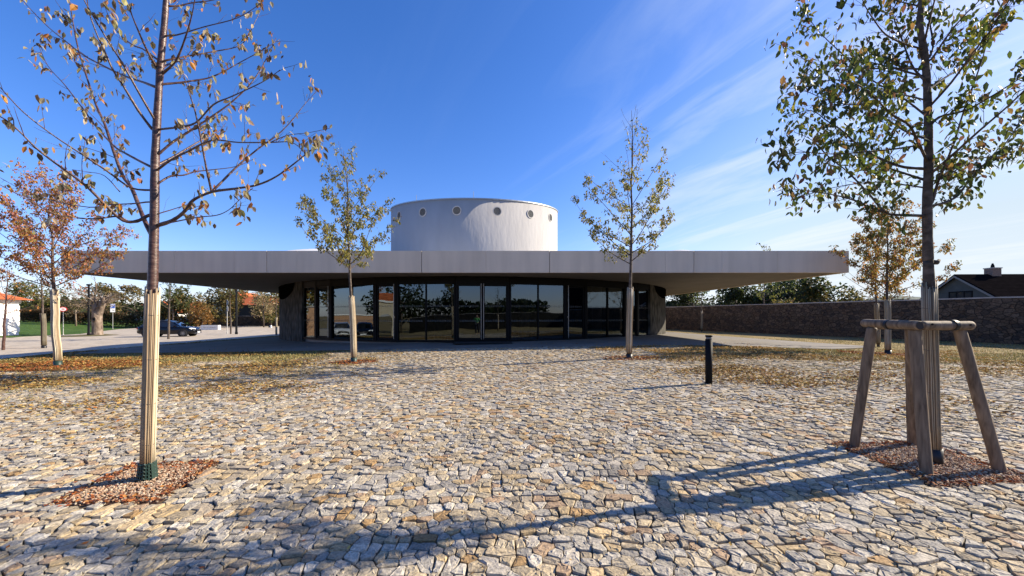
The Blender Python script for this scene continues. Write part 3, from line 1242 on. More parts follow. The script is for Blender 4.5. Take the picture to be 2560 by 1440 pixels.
wm = wallmat()
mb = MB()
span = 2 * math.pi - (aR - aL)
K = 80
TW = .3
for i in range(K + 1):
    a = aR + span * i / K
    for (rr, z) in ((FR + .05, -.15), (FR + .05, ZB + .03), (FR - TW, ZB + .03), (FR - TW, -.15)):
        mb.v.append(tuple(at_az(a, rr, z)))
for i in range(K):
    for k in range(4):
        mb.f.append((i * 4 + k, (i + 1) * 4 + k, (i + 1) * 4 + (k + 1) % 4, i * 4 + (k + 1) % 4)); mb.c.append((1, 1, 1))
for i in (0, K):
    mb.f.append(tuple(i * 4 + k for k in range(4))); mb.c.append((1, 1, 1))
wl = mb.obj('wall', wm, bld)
# smooth jambs at the wall ends
for a, s_ in ((aL, 1), (aR, -1)):
    mb = MB()
    c = at_az(a + s_ * .0055, FR - .08, (ZB - .1) / 2)
    ax = Vector((math.cos(a), math.sin(a), 0)); out = Vector((math.sin(a), -math.cos(a), 0))
    mb.obox(c, ax, out, (0, 0, 1), .07, .2, (ZB + .1) / 2 - .003)
    mb.obj('jamb', wm, bld)
# inverted half-round openings at the top of both walls
for pc, half in ((719, 20.5), (1650, 16)):
    a0, a1 = az_px(pc - half), az_px(min(pc + half, 1664.5))
    if a0 > a1: a0, a1 = a1, a0
    am = (a0 + a1) / 2; ha = (a1 - a0) / 2
    dp = (EYE + (HY - 749.5 if pc < 1000 else HY - 744) / F * 25.5)
    hh = ZB - dp + .12
    mb = MB()
    K2 = 20
    top = []; bot = []
    for k in range(K2 + 1):
        t_ = k / K2 * 2 - 1
        a = am + ha * t_
        zz = ZB - hh * math.sqrt(max(0, 1 - t_ * t_))
        for rr in (FR + .075, FR - .05):
            mb.v.append(tuple(at_az(a, rr, ZB - .002)))
            mb.v.append(tuple(at_az(a, rr, zz - .004)))
    for k in range(K2):
        q = k * 4; r_ = q + 4
        mb.f += [(q, r_, r_ + 1, q + 1), (q + 1, r_ + 1, r_ + 3, q + 3), (q + 2, q + 3, r_ + 3, r_ + 2)]
    mb.c = [(1, 1, 1)] * len(mb.f)
    mb.obj('round_window', mat('dark_opening', (.004, .004, .004), 1.0, 0, 0)[0], bld)
# dim interior: core wall and round columns
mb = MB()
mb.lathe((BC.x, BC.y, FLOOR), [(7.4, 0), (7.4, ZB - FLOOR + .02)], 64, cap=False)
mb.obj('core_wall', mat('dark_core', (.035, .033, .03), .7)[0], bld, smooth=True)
for px_ in (900, 1100, 1310, 1492):
    a = az_px(px_, 12.3)
    mb = MB()
    p = at_az(a, 12.3, FLOOR)
    mb.lathe(p, [(.27, 0), (.27, ZB - FLOOR + .02)], 24, cap=False)
    mb.obj('column', mat('column_concrete', (.46, .46, .44), .8)[0], bld, smooth=True)

# ------------------------------------------------------------------ trees
def wobble(p, a):
    return p + Vector((random.uniform(-a, a), random.uniform(-a, a), random.uniform(-a, a)))


def smooth_path(pts, k=3):
    """Catmull-Rom through the points"""
    out = []
    n = len(pts)
    for i in range(n - 1):
        p0 = pts[max(i - 1, 0)]; p1 = pts[i]; p2 = pts[i + 1]; p3 = pts[min(i + 2, n - 1)]
        for j in range(k):
            t = j / k
            out.append(.5 * ((2 * p1) + (p2 - p0) * t + (2 * p0 - 5 * p1 + 4 * p2 - p3) * t * t + (3 * p1 - p0 - 3 * p2 + p3) * t ** 3))
    out.append(pts[-1])
    return out


def pick(cols):
    c = random.choices([x[0] for x in cols], [x[1] for x in cols])[0]
    k = random.uniform(.75, 1.25)
    return tuple(min(.9, max(0.005, v * k * random.uniform(.92, 1.08))) for v in c)


def add_leaves(mb, p, n, cols, L, droop=.8, spread=.06):
    for _ in range(n):
        q = wobble(p, spread)
        d = Vector((random.gauss(0, .6), random.gauss(0, .6), -droop + random.gauss(0, .35))).normalized()
        wv = d.cross(Vector((random.gauss(0, 1), random.gauss(0, 1), random.gauss(0, 1)))).normalized()
        l = L * random.uniform(.65, 1.25)
        mb.leaf(q, d, wv, l, l * random.uniform(.38, .58), pick(cols))


def twigs(tb, lb, path, r0, n, length, cols, L, nleaf, start=.3, droop=.8, sub=True, up=.35, clump=.06, prob=1.0):
    """side twigs along a branch with leaves hanging from them"""
    m = len(path)
    for i in range(n):
        t = start + (1 - start) * (i + random.random()) / n
        k = min(m - 2, int(t * (m - 1)))
        p = path[k].lerp(path[k + 1], random.random())
        tg = (path[k + 1] - path[k]).normalized()
        side = tg.cross(Vector((random.gauss(0, 1), random.gauss(0, 1), random.gauss(0, 1)))).normalized()
        d = (tg * .75 + side * .8 + Vector((0, 0, up))).normalized()
        ln = length * random.uniform(.4, 1.15) * (1.1 - .5 * t)
        pp = [p]
        for s in range(3):
            d = (d + Vector((random.gauss(0, .14), random.gauss(0, .14), random.gauss(.04, .12)))).normalized()
            pp.append(pp[-1] + d * ln / 3)
        rr = max(.0016, r0 * .35)
        tb.tube(pp, [rr, rr * .8, rr * .6, rr * .35], 4, cap=False)
        if random.random() < prob:
            for s in (1, 2, 3):
                add_leaves(lb, pp[s], max(0, int(random.gauss(nleaf, nleaf * .5) + .5)), cols, L, droop, clump)
        if sub and ln > .25:
            d2 = (d + side * random.choice((-1, 1)) * .8).normalized()
            e = pp[1] + d2 * ln * .5
            tb.tube([pp[1], (pp[1] + e) / 2 + Vector((0, 0, .01)), e], [rr * .6, rr * .5, rr * .3], 4, cap=False)
            if random.random() < prob:
                add_leaves(lb, e, max(0, int(random.gauss(nleaf, nleaf * .5) + .5)), cols, L, droop, clump)


def reed_wrap(base, axis_fn, z0, z1, rad, parent, tone=1.0, n=34, m=M['reed']):
    """mat of split reeds tied round a trunk"""
    mb = MB()
    for k in range(n):
        a = 2 * math.pi * (k + random.uniform(-.25, .25)) / n
        rr = rad * random.uniform(.93, 1.09)
        zt = z1 + random.uniform(-.06, .02)
        br = math.pi * rad / n * random.uniform(.6, 1.5)
        sl_ = random.gauss(0, .10)
        c = random.choice([(.52, .42, .27), (.58, .48, .33), (.42, .32, .20), (.46, .38, .26), (.30, .21, .13), (.62, .54, .39)])
        k_ = random.uniform(.8, 1.12) * tone
        c = tuple(v * k_ for v in c)
        pth = []
        for i in range(7):
            z = z0 + (zt - z0) * i / 6
            o = axis_fn(z)
            aa = a + random.uniform(-.03, .03) + sl_ * (i / 6 - .5)
            pth.append(Vector((o.x + rr * math.cos(aa), o.y + rr * math.sin(aa), z)))
        mb.tube(pth, br, 5, True, c)
    # wire ties and the backing that closes the gaps
    o0 = [axis_fn(z0 + (z1 - .06 - z0) * i / 8) for i in range(9)]
    mb.tube(o0, rad * .985, 16, True, (.20 * tone, .14 * tone, .08 * tone))
    for zf in (.12, .35, .6, .85):
        z = z0 + (z1 - z0) * zf
        o = axis_fn(z)
        mb.tube([Vector((o.x + (rad * 1.09) * math.cos(q * .35), o.y + (rad * 1.09) * math.sin(q * .35), z + .004 * math.sin(q))) for q in range(19)], .0022, 4, False, (.12, .10, .08))
    return mb.obj('trunk_wrap', m, parent, smooth=True)


def net_guard(base, axis_fn, z0, z1, rad, parent):
    mb = MB()
    n = 20
    for k in range(n):
        a = 2 * math.pi * k / n
        wd = .006 if k % 10 else .03
        pts_ = [Vector((axis_fn(z).x + (rad + .02 * (1 - t)) * math.cos(a), axis_fn(z).y + (rad + .02 * (1 - t)) * math.sin(a), z)) for t, z in ((0, z0), (.5, (z0 + z1) / 2), (1, z1))]
        tv = Vector((-math.sin(a), math.cos(a), 0)); ov = Vector((math.cos(a), math.sin(a), 0))
        for p, q in zip(pts_[:-1], pts_[1:]):
            mb.obox((p + q) / 2, tv, ov, q - p, wd, .002, (q - p).length / 2)
    for i in range(7):
        z = z0 + (z1 - z0) * i / 6
        rr = rad + .02 * (1 - i / 6)
        o = axis_fn(z)
        K = 32
        q = [Vector((o.x + rr * math.cos(2 * math.pi * k / K), o.y + rr * math.sin(2 * math.pi * k / K), z + (.006 * math.sin(k * 2)))) for k in range(K + 1)]
        mb.tube(q, .006 if i < 6 else .008, 4, False)
    return mb.obj('trunk_guard', M['guard_green'], parent)


def sleeve_guard(base, axis_fn, z0, z1, rad, parent, m=None):
    mb = MB()
    zs = [z0, z0 + (z1 - z0) * .5, z1]
    mb.tube([axis_fn(z) for z in zs], [rad * 1.12, rad * 1.05, rad * 1.1], 18)
    return mb.obj('trunk_guard', m or M['guard_black'], parent, smooth=True)


# --- the two near trees: main limbs traced, then given their own depth
def traced_tree(root, base, trunk_px, limbs, r_base, depth_rule, seed, leaf_cols, L, twig_n, twig_len, nleaf, bark, extra, prob=1.0, droop=.8, clump=.05, rl=.5):
    random.seed(seed)
    tb, lb = MB(), MB()
    lb.fine = True
    d0 = base.y
    tp = [base] + [P(a, b, d0) for a, b in trunk_px]
    # carry the trunk on above the frame
    top = tp[-1]
    for i in range(5):
        top = top + Vector((random.uniform(-.05, .05), random.uniform(-.05, .05), .42))
        tp.append(top)
    tpath = smooth_path(tp, 5)
    h0, h1 = tpath[0].z, tpath[-1].z
    def tr(z):
        t = (z - h0) / (h1 - h0)
        return r_base * (1 - .82 * t ** 1.25)
    rads = [tr(p.z) * (1 + .05 * math.sin(p.z * 23) + .04 * random.uniform(-1, 1)) for p in tpath]
    tb.tube(tpath, rads, 14)
    def trunk_at(z):
        for a, b in zip(tpath[:-1], tpath[1:]):
            if a.z <= z <= b.z:
                return a.lerp(b, (z - a.z) / max(1e-6, b.z - a.z))
        return tpath[-1] if z > h1 else tpath[0]
    for li, (pp, w) in enumerate(limbs):
        az = depth_rule(li)
        x0 = pp[0][0]
        Ltot = 0
        pts3 = []
        acc = 0
        for i, (a, b) in enumerate(pp):
            if i:
                acc += math.hypot(a - pp[i - 1][0], b - pp[i - 1][1]) / F * d0
            pts3.append(P(a, b, d0 + az * acc))
        # root it on the trunk
        s = trunk_at(pts3[0].z - .02)
        if (Vector((s.x, s.y)) - Vector((pts3[0].x, pts3[0].y))).length < .25 and abs(pts3[0].y - d0) < .3:
            pts3.insert(0, s)
        path = smooth_path(pts3, 4)
        n = len(path)
        r0 = w * .39
        rr = [max(.0022, r0 * (1 - .82 * i / (n - 1))) * (1 + .10 * random.uniform(-1, 1)) for i in range(n)]
        tb.tube(path, rr, 7)
        ll = sum((path[i + 1] - path[i]).length for i in range(n - 1))
        twigs(tb, lb, path, r0 * .55, max(3, int(twig_n * ll)), twig_len, leaf_cols, L, nleaf, .22, droop, True, .3, clump, prob)
        if random.random() < prob:
            add_leaves(lb, path[-1], 4, leaf_cols, L, droop)
    # limbs that lean towards or away from the viewer, and the top of the crown
    for (z0, azd, ln, upk) in extra:
        p = trunk_at(z0)
        d = Vector((math.cos(azd), math.sin(azd), upk)).normalized()
        pts3 = [p]
        for i in range(5):
            d = (d + Vector((random.gauss(0, .09), random.gauss(0, .09), .06))).normalized()
            pts3.append(pts3[-1] + d * ln / 5)
        path = smooth_path(pts3, 3)
        n = len(path)
        r0 = max(.008, tr(z0) * .36)
        tb.tube(path, [max(.002, r0 * (1 - .85 * i / (n - 1))) for i in range(n)], 6)
        twigs(tb, lb, path, r0 * .55, max(3, int(twig_n * ln)), twig_len, leaf_cols, L, nleaf, .25, droop, True, .3, clump, prob)
    tb.obj('trunk', bark, root, smooth=True)
    lb.obj('crown', M['leaf'], root)
    return trunk_at, tr


L1 = [
    ([(378, 587), (356, 538), (330, 472), (307, 440), (284, 378), (262, 311), (240, 262), (218, 196), (196, 124), (182, 53), (170, -20)], .052),
    ([(373, 538), (342, 553), (307, 551), (267, 516), (222, 471), (178, 436), (133, 404), (89, 369), (49, 329), (9, 296), (-20, 285)], .044),
    ([(372, 505), (333, 509), (270, 512), (222, 518), (133, 502), (58, 476), (0, 444), (-50, 420)], .022),
    ([(318, 552), (293, 541), (240, 547), (187, 544), (133, 533), (67, 498), (0, 462), (-40, 440)], .022),
    ([(329, 470), (267, 427), (213, 391), (133, 338), (58, 280), (0, 218), (-30, 190)], .026),
    ([(373, 415), (311, 382), (284, 364), (240, 316), (200, 262), (160, 210), (120, 165), (95, 110)], .032),
    ([(380, 322), (351, 284), (329, 249), (307, 213), (284, 178), (258, 120), (240, 80), (222, 27), (215, -30)], .036),
    ([(382, 215), (356, 205), (311, 190), (249, 160), (209, 138), (169, 107), (120, 67), (67, 13), (40, -20)], .034),
    ([(395, 175), (369, 129), (347, 80), (329, 36), (311, -10)], .034),
    ([(391, 147), (356, 122), (329, 111), (284, 67), (260, 10)], .028),
    ([(400, 562), (427, 553), (449, 540), (467, 522), (484, 500), (529, 480), (591, 471), (644, 462), (693, 440), (747, 400), (796, 360)], .052),
    ([(529, 480), (556, 453), (591, 418), (644, 373), (693, 338), (729, 302), (764, 258), (796, 224)], .028),
    ([(529, 480), (516, 422), (502, 347), (487, 276), (471, 227), (449, 151)], .026),
    ([(396, 458), (427, 440), (458, 438), (489, 429), (533, 424), (591, 416), (640, 395)], .028),
    ([(391, 427), (427, 400), (471, 378), (529, 351), (596, 356), (676, 356), (729, 356), (760, 380)], .030),
    ([(400, 382), (431, 356), (480, 324), (533, 289), (582, 253), (631, 204), (664, 150), (690, 95)], .034),
    ([(396, 324), (444, 318), (489, 307), (533, 262), (582, 240), (658, 204), (700, 175)], .030),
    ([(404, 211), (444, 207), (480, 202), (533, 191), (600, 156), (658, 124), (700, 98)], .030),
    ([(409, 182), (440, 151), (462, 98), (480, 36), (492, -30)], .034),
    ([(420, 150), (471, 140), (533, 129), (604, 111), (636, 58), (658, 9)], .024),
    ([(415, 90), (444, 87), (511, 67), (596, 44), (658, 4)], .024),
    ([(416, 15), (444, 15), (480, 7), (533, 0), (600, -20)], .030),
    ([(410, 560), (489, 544), (542, 538), (573, 524), (596, 502), (632, 470)], .018),
    ([(400, 533), (436, 522), (484, 504), (520, 470)], .018),
    ([(676, 356), (720, 338), (770, 332), (828, 320)], .012),
    ([(300, 480), (262, 440), (222, 430), (180, 424)], .012),
    ([(207, 455), (205, 400), (215, 340)], .012),
]
dr1 = [.25, -.35, .5, -.6, -.45, .4, -.3, .55, -.6, .35, -.2, .4, -.35, .6, -.5, .3, -.55, .5, -.35, .6, -.3, .4, -.65, .55, .3, -.5, .4]
tone1 = [((.36, .30, .18), 5), ((.27, .24, .10), 4), ((.44, .37, .24), 3), ((.17, .12, .065), 4), ((.32, .13, .04), 2), ((.44, .19, .035), 1.2), ((.09, .065, .04), 4)]
t1 = thing('young_tree', 'tall nearly bare cherry tree in a reed wrap, standing in the gravel square', 'tree', T1B, 'young trees in reed wraps')
ta1, tr1 = traced_tree(t1, T1B, [(385, 590), (388, 400), (400, 180), (415, 0)], L1, .047, lambda i: dr1[i], 101, tone1, .065, 7.0, .30, 2.0, M['bark_cherry'],
                       [(3.0, 1.4, 1.2, .8), (3.4, -1.7, 1.2, .9), (3.9, 1.9, 1.0, 1.0), (4.7, .3, .8, 1.1), (5.0, 2.6, .9, 1.0), (5.4, 4.4, .7, 1.1), (4.9, 5.5, .8, 1.0)], prob=.8, droop=1.0, clump=.03)
reed_wrap(T1B, ta1, T1B.z + .17, EYE + (HY - 722) / F * T1B.y, .050, t1)
net_guard(T1B, ta1, T1B.z, T1B.z + .19, .060, t1)

L2 = [
    ([(2311, 540), (2262, 538), (2227, 536), (2209, 529), (2173, 518), (2138, 502), (2093, 489), (2013, 476), (1960, 471)], .040),
    ([(2209, 529), (2187, 502), (2156, 467), (2116, 427), (2071, 391), (2031, 351), (1985, 330)], .028),
    ([(2311, 422), (2262, 418), (2218, 404), (2173, 382), (2138, 356), (2102, 324), (2067, 302), (2027, 276), (1970, 290)], .040),
    ([(2320, 409), (2293, 351), (2271, 311), (2227, 284), (2182, 240), (2138, 209), (2080, 200), (2010, 220)], .036),
    ([(2307, 196), (2280, 164), (2258, 107), (2236, 49), (2222, 0), (2215, -50)], .030),
    ([(2307, 122), (2271, 113), (2218, 89), (2187, 53), (2160, 9), (2150, -30)], .028),
    ([(2307, 173), (2227, 171), (2156, 171), (2093, 164), (2027, 156), (1960, 115)], .026),
    ([(2336, 513), (2369, 504), (2396, 487), (2418, 458), (2458, 413), (2502, 373), (2538, 324), (2560, 284), (2600, 240)], .036),
    ([(2329, 507), (2340, 471), (2347, 449), (2382, 364), (2413, 267), (2453, 156), (2480, 60)], .040),
    ([(2347, 449), (2373, 436), (2436, 400), (2502, 385), (2560, 360)], .028),
    ([(2324, 320), (2347, 293), (2413, 276), (2480, 240), (2560, 191), (2620, 170)], .036),
    ([(2324, 222), (2360, 196), (2427, 151), (2471, 84), (2529, 0), (2560, -40)], .034),
    ([(2324, 142), (2333, 111), (2324, 53), (2320, 0), (2316, -60)], .030),
    ([(2329, 147), (2369, 89), (2413, 36), (2449, 0), (2480, -50)], .028),
    ([(2307, 18), (2271, 9), (2236, 0), (2190, -20)], .026),
    ([(2314, 470), (2260, 462), (2200, 455), (2120, 462), (2040, 480), (1990, 500)], .026),
    ([(2318, 360), (2240, 372), (2160, 380), (2080, 385), (2000, 380), (1950, 390)], .026),
    ([(2316, 290), (2250, 240), (2180, 200), (2100, 130), (2040, 70), (2010, 20)], .028),
    ([(2312, 250), (2230, 235), (2150, 262), (2070, 250), (1990, 215)], .024),
]
dr2 = [-.15, .35, .45, -.5, .5, -.45, .3, .4, -.25, .55, -.5, .4, .6, -.5, .5, .6, -.4, .5, -.6]
tone2 = [((.06, .085, .02), 5), ((.10, .12, .025), 5), ((.19, .18, .035), 3), ((.21, .135, .05), 1.6), ((.19, .095, .055), 1.0), ((.035, .05, .016), 3)]
t2 = thing('young_tree', 'leafy dark green young tree held between four timber stakes', 'tree', T2B, 'young trees in reed wraps')
ta2, tr2 = traced_tree(t2, T2B, [(2322, 700), (2320, 640), (2318, 511), (2322, 400), (2318, 222), (2311, 133), (2300, 67), (2304, 0)], L2, .049, lambda i: dr2[i], 202, tone2, .068, 13.0, .38, 3.3, M['bark'],
                       [(2.9, 1.5, 1.1, .5), (2.95, -1.6, 1.2, .5), (3.3, 1.8, 1.1, .7), (3.6, -1.4, 1.1, .7), (3.9, 2.2, 1.0, .8), (4.2, -2.0, 1.0, .9), (4.6, .2, .9, 1.0), (4.8, 2.9, .9, 1.0), (5.0, 1.5, .8, 1.0), (5.2, 4.5, .8, 1.0), (5.5, 3.2, .9, .9), (5.6, .6, .7, 1.1), (4.9, 3.4, 1.2, .7), (5.2, 2.6, 1.1, .7), (4.7, 3.9, 1.2, .6), (5.8, 3.6, .8, .8)],
                       prob=.92, droop=.7, clump=.07)
reed_wrap(T2B, ta2, T2B.z + .15, EYE + (HY - 708) / F * T2B.y, .050, t2, .8)
sleeve_guard(T2B, ta2, T2B.z - .01, T2B.z + .17, .060, t2)
# old branch stub on the trunk
mb = MB()
sp_ = ta2(EYE + (HY - 655) / F * T2B.y)
mb.tube([sp_, sp_ + Vector((.075, -.01, -.005)), sp_ + Vector((.095, -.01, .02))], [.026, .022, .012], 8)
mb.obj('branch_stub', M['bark'], t2, smooth=True)

# --- stakes round the leafy tree
def gz(x, y): return Vector((x, y, zg(x, y)))


st = thing('tree_stakes', 'round timber stake frame with four legs around the leafy tree', 'tree stakes', T2B + Vector((0, .1, 0)))
ltop = {'a': (3.77, 4.02), 'b': (4.17, 4.02), 'c': (3.74, 3.57), 'd': (4.17, 3.58)}
lbase = {'a': G(2133, 1122), 'b': G(2282, 1116), 'c': G(2318, 1192), 'd': G(2505, 1187)}
BARZ = 1.515


def roundlog(mb, a, b, r, n=16):
    a = Vector(a); b = Vector(b)
    d = (b - a).normalized()
    L = (b - a).length
    ts = [0, .012, .05] + [i / 8 for i in range(1, 8)] + [.95, .988, 1]
    rs = [r * .8, r * .96, r] + [r * random.uniform(.97, 1.03) for _ in range(7)] + [r, r * .96, r * .8]
    mb.tube([a + d * L * t for t in ts], rs, n)


for k in 'abcd':
    b = lbase[k]; tx, ty = ltop[k]
    mb = MB()
    e = Vector((tx, ty, BARZ - .035))
    bb = Vector((b.x, b.y, b.z - .04))
    roundlog(mb, bb, e, .045)
    lg = mb.obj('leg', M['timber'], st, smooth=True)
    # knots
for (p, q) in (((3.665, 3.45, BARZ + .0), (3.785, 4.13, BARZ + .01)), ((3.735, 3.515, BARZ - .002), (4.245, 3.55, BARZ - .004)), ((3.80, 4.06, BARZ - .012), (4.24, 4.05, BARZ - .012))):
    mb = MB()
    roundlog(mb, p, q, .0425)
    mb.obj('rail', M['timber'], st, smooth=True)
# sawn dark end of the side rail, bolts and rubber ties
endm = mat('sawn_end', (.03, .024, .02), .8)[0]
mb = MB()
K = 18
mb.prism([Vector((3.665 + .036 * math.cos(2 * math.pi * k / K), 3.449, BARZ + .036 * math.sin(2 * math.pi * k / K))) for k in range(K)], (0, -.004, 0))
mb.obj('sawn_end', endm, st)
for (bx, by, bz) in ((3.80, 3.474, BARZ + .01), (4.18, 3.502, BARZ + .004), (3.70, 3.60, BARZ + .043), (3.765, 4.0, BARZ + .046)):
    mb = MB(); mb.lathe((0, 0, 0), [(.009, 0), (.009, .006)], 8)
    mb.v = [(bx + a_, by - c_, bz + b_) for a_, b_, c_ in mb.v]
    mb.obj('bolt', M['black_metal'], st)
tz = ta2(BARZ)
for (cx_, cy_, axv) in ((3.725, 3.79, Vector((.17, .98, 0)).normalized()), (4.06, 3.537, Vector((1, .07, 0)).normalized())):
    mb = MB()
    K = 20
    sd_ = axv.cross(Vector((0, 0, 1)))
    c0 = Vector((cx_, cy_, BARZ))
    ring_ = [c0 + sd_ * (.047 * math.cos(2 * math.pi * k / K)) + Vector((0, 0, .047 * math.sin(2 * math.pi * k / K))) for k in range(K + 1)]
    for p, q in zip(ring_[:-1], ring_[1:]):
        mb.obox((p + q) / 2, q - p, axv, ((p + q) / 2 - c0), (q - p).length / 2 + .002, .017, .003)
    for sg in (-1, 1):
        e_ = Vector((tz.x, tz.y, BARZ + .012))
        dv_ = (e_ - c0); dv_.z = 0; dv_.normalize()
        pr = Vector((-dv_.y, dv_.x, 0)) * sg
        a = c0 + dv_ * .046 + pr * .004; b = e_ + pr * .058
        mb.obox((a + b) / 2, b - a, (b - a).cross(Vector((0, 0, 1))), (0, 0, 1), (b - a).length / 2, .002, .016)
    mb.obj('strap', M['strap'], st)

# --- procedural young trees
def young_tree(label, base, H, z0, rad, cols, seed, L=.09, nleaf=1.5, wrap=2.0, tr_=.055, dens=1.0, lean=(0, 0), bark=None, prob=.85, nprim=22, guard='green', group='young trees in reed wraps',
               tone=1.0, topbare=.0, up=1.0, name='young_tree', twn=3.2):
    random.seed(seed)
    root = thing(name, label, 'tree', base, group)
    tb, lb = MB(), MB()
    pts_ = []
    nseg = 10
    for i in range(nseg + 1):
        t = i / nseg
        pts_.append(base + Vector((lean[0] * t + random.uniform(-.03, .03) * min(1, t * 4), lean[1] * t + random.uniform(-.03, .03) * min(1, t * 4), H * t - (.05 if i == 0 else 0))))
    path = smooth_path(pts_, 3)
    n = len(path)
    def rr(t): return tr_ * (1 - t) ** .8 + .004
    tb.tube(path, [rr(i / (n - 1)) for i in range(n)], 9)
    def trunk_at(z):
        t = max(0, min(1, (z - base.z) / H)) * (n - 1)
        k = min(n - 2, int(t))
        return path[k].lerp(path[k + 1], t - k)
    ga = random.random() * 6
    for i in range(nprim):
        t = ((i + random.uniform(0, .8)) / nprim) ** 1.3
        z = z0 + (H - z0) * .94 * t
        ga += 2.399 + random.uniform(-.4, .4)
        ln = rad * (1 - t) ** .62 * random.uniform(.75, 1.2) * (1 if t > .06 else .9) + .25
        upk = (.35 + 1.1 * t) * up * random.uniform(.8, 1.25)
        d = Vector((math.cos(ga), math.sin(ga), upk)).normalized()
        pp = [trunk_at(base.z + z)]
        for s in range(5):
            d = (d + Vector((random.gauss(0, .10), random.gauss(0, .10), .07 * up))).normalized()
            pp.append(pp[-1] + d * ln / 5 * 1.1)
        pth = smooth_path(pp, 2)
        m = len(pth)
        r0 = max(.006, rr(z / H) * .42)
        tb.tube(pth, [max(.003, r0 * (1 - .8 * k / (m - 1))) for k in range(m)], 5, cap=False)
        fall = 1 - topbare * max(0, (t - .25) / .75)
        twigs(tb, lb, pth, r0 * .6, max(2, int(twn * ln * dens)), .42 * (rad / 1.7), cols, L, nleaf * fall, .1, .85, True, .2, L * .9, prob * fall)
    tb.obj('trunk', bark or M['bark'], root, smooth=True)
    if lb.f:
        lb.obj('crown', M['leaf'], root)
    if wrap:
        reed_wrap(base, trunk_at, base.z + .2, base.z + wrap, tr_ * 1.22 + .012, root, tone, 22)
        if guard:
            sleeve_guard(base, trunk_at, base.z - .03, base.z + .24, tr_ * 1.4 + .01, root, M['guard_green'] if guard == 'green' else None)
    return root


olive = [((.26, .24, .05), 4), ((.38, .33, .09), 3), ((.12, .13, .035), 4), ((.38, .32, .15), 1.5), ((.2, .12, .05), 1)]
orange = [((.40, .17, .06), 4), ((.47, .25, .06), 4), ((.38, .15, .11), 3.5), ((.22, .14, .06), 3), ((.42, .27, .08), 1.5), ((.20, .19, .06), 1.5), ((.32, .14, .12), 2)]
gold = [((.32, .20, .05), 4), ((.22, .19, .05), 3), ((.38, .19, .05), 3), ((.24, .10, .05), 2), ((.12, .12, .035), 3)]
green = [((.07, .10, .025), 5), ((.11, .13, .035), 3), ((.16, .15, .045), 2), ((.05, .07, .02), 3)]

b = G(145, 917)
t3 = young_tree('orange red young tree in a pale reed wrap, standing in a ring of russet leaves', b, 5.6, 2.35, 2.0, orange, 31, .085, 7.2, 2.33, .055, 1.7, (-.28, 0), M['bark_cherry'], 1.0, 34, topbare=.35, twn=4.6)
b = G(885, 908)
t6 = young_tree('olive leaved conical young tree before the glass front, beside the curved wall', b, 6.25, 2.7, 1.65, olive, 37, .088, 12.0, 1.98, .05, 1.1, (-.28, 0), None, 1.0, 28, topbare=.66, up=1.15, twn=4.4)
b = G(1573, 898)
t7 = young_tree('young tree with a thin bare top before the glass front, beside the bollard', b, 7.3, 2.75, 1.7, olive, 41, .088, 11.0, 2.1, .052, 1.0, (.1, 0), None, 1.0, 28, guard='black', tone=.8, topbare=.85, up=1.2, twn=4.2)
b = G(2220, 888)
t8 = young_tree('golden orange young tree with a dark trunk base behind the timber stakes', b, 5.4, 2.1, 1.75, gold, 43, .10, 10.5, 2.0, .055, 1.4, (-.03, 0), None, .92, 28, guard='black', tone=.75, topbare=.2, twn=4.6)
b = G(2196, 868)
t9 = young_tree('small thin young tree standing close to the rubble wall behind the golden one', b, 5.2, 2.2, 1.5, gold, 47, .10, 3.0, 2.0, .05, 1.0, (-.2, 0), None, .75, 18, guard=None, tone=.6)
b = G(110, 871)
t4 = young_tree('young tree with a shaded trunk just behind the orange red one', b, 5.5, 3.0, 1.7, gold, 53, .12, 3.5, 2.2, .075, .9, (-.2, 0), None, .8, 16, guard='black', tone=.3)  # low tone paints the canopy's shade into the wrap colour
b = G(8, 876)
t5 = young_tree('bare twigged young tree in front of the white cottage', b, 5.0, 2.1, 1.5, orange, 59, .11, 2.0, 0, .07, .9, (.25, 0), M['bark_cherry'], .6, 16)
b = G(421, 848)
ta = young_tree('young tree with a black trunk in front of the parked black car', b, 7.0, 2.6, 1.9, green, 61, .16, 4.0, 0, .09, 1.0, (.2, 0), None, .9, 18)
b = G(577, 835)
tb_ = young_tree('thin crooked young tree beside the dark lamp post', b, 5.6, 4.0, 1.4, green, 67, .15, 1.2, 0, .085, .8, (-.1, 0), None, .8, 12)
b = Vector((17.6, 35.6, zg(17.6, 35.6)))
tc_ = young_tree('slim young tree with a pale stake at the far end of the rubble wall', b, 5.2, 2.4, 1.6, green, 71, .17, 2.0, 1.9, .05, .9, (0, 0), None, .9, 16, guard=None, tone=.8)
b = Vector((21.2, 32.3, zg(21.2, 32.3)))
td_ = young_tree('yellow green young tree tied to a brown stake in front of the wall', b, 7.5, 2.6, 1.8, [((.20, .20, .04), 4), ((.13, .14, .035), 4), ((.08, .10, .03), 3)], 73, .17, 2.2, 2.0, .055, 1.0, (0, 0), None, .9, 18, guard='black', tone=.6)
b = G(691, 838)
te_ = young_tree('slender young tree standing against the left end of the curved wall', b, 5.0, 2.6, 1.3, gold, 79, .14, .9, 1.9, .06, .8, (0, 0), None, .6, 12, guard='black', tone=.7)
b = Vector((24.5, 12.2, zg(24.5, 12.2)))
tf_ = young_tree('golden young tree by the rubble wall, its shadow reaching the setts', b, 6.4, 2.3, 1.9, gold, 83, .11, 1.8, 2.0, .06, 1.0, (0, 0), None, .9, 20)

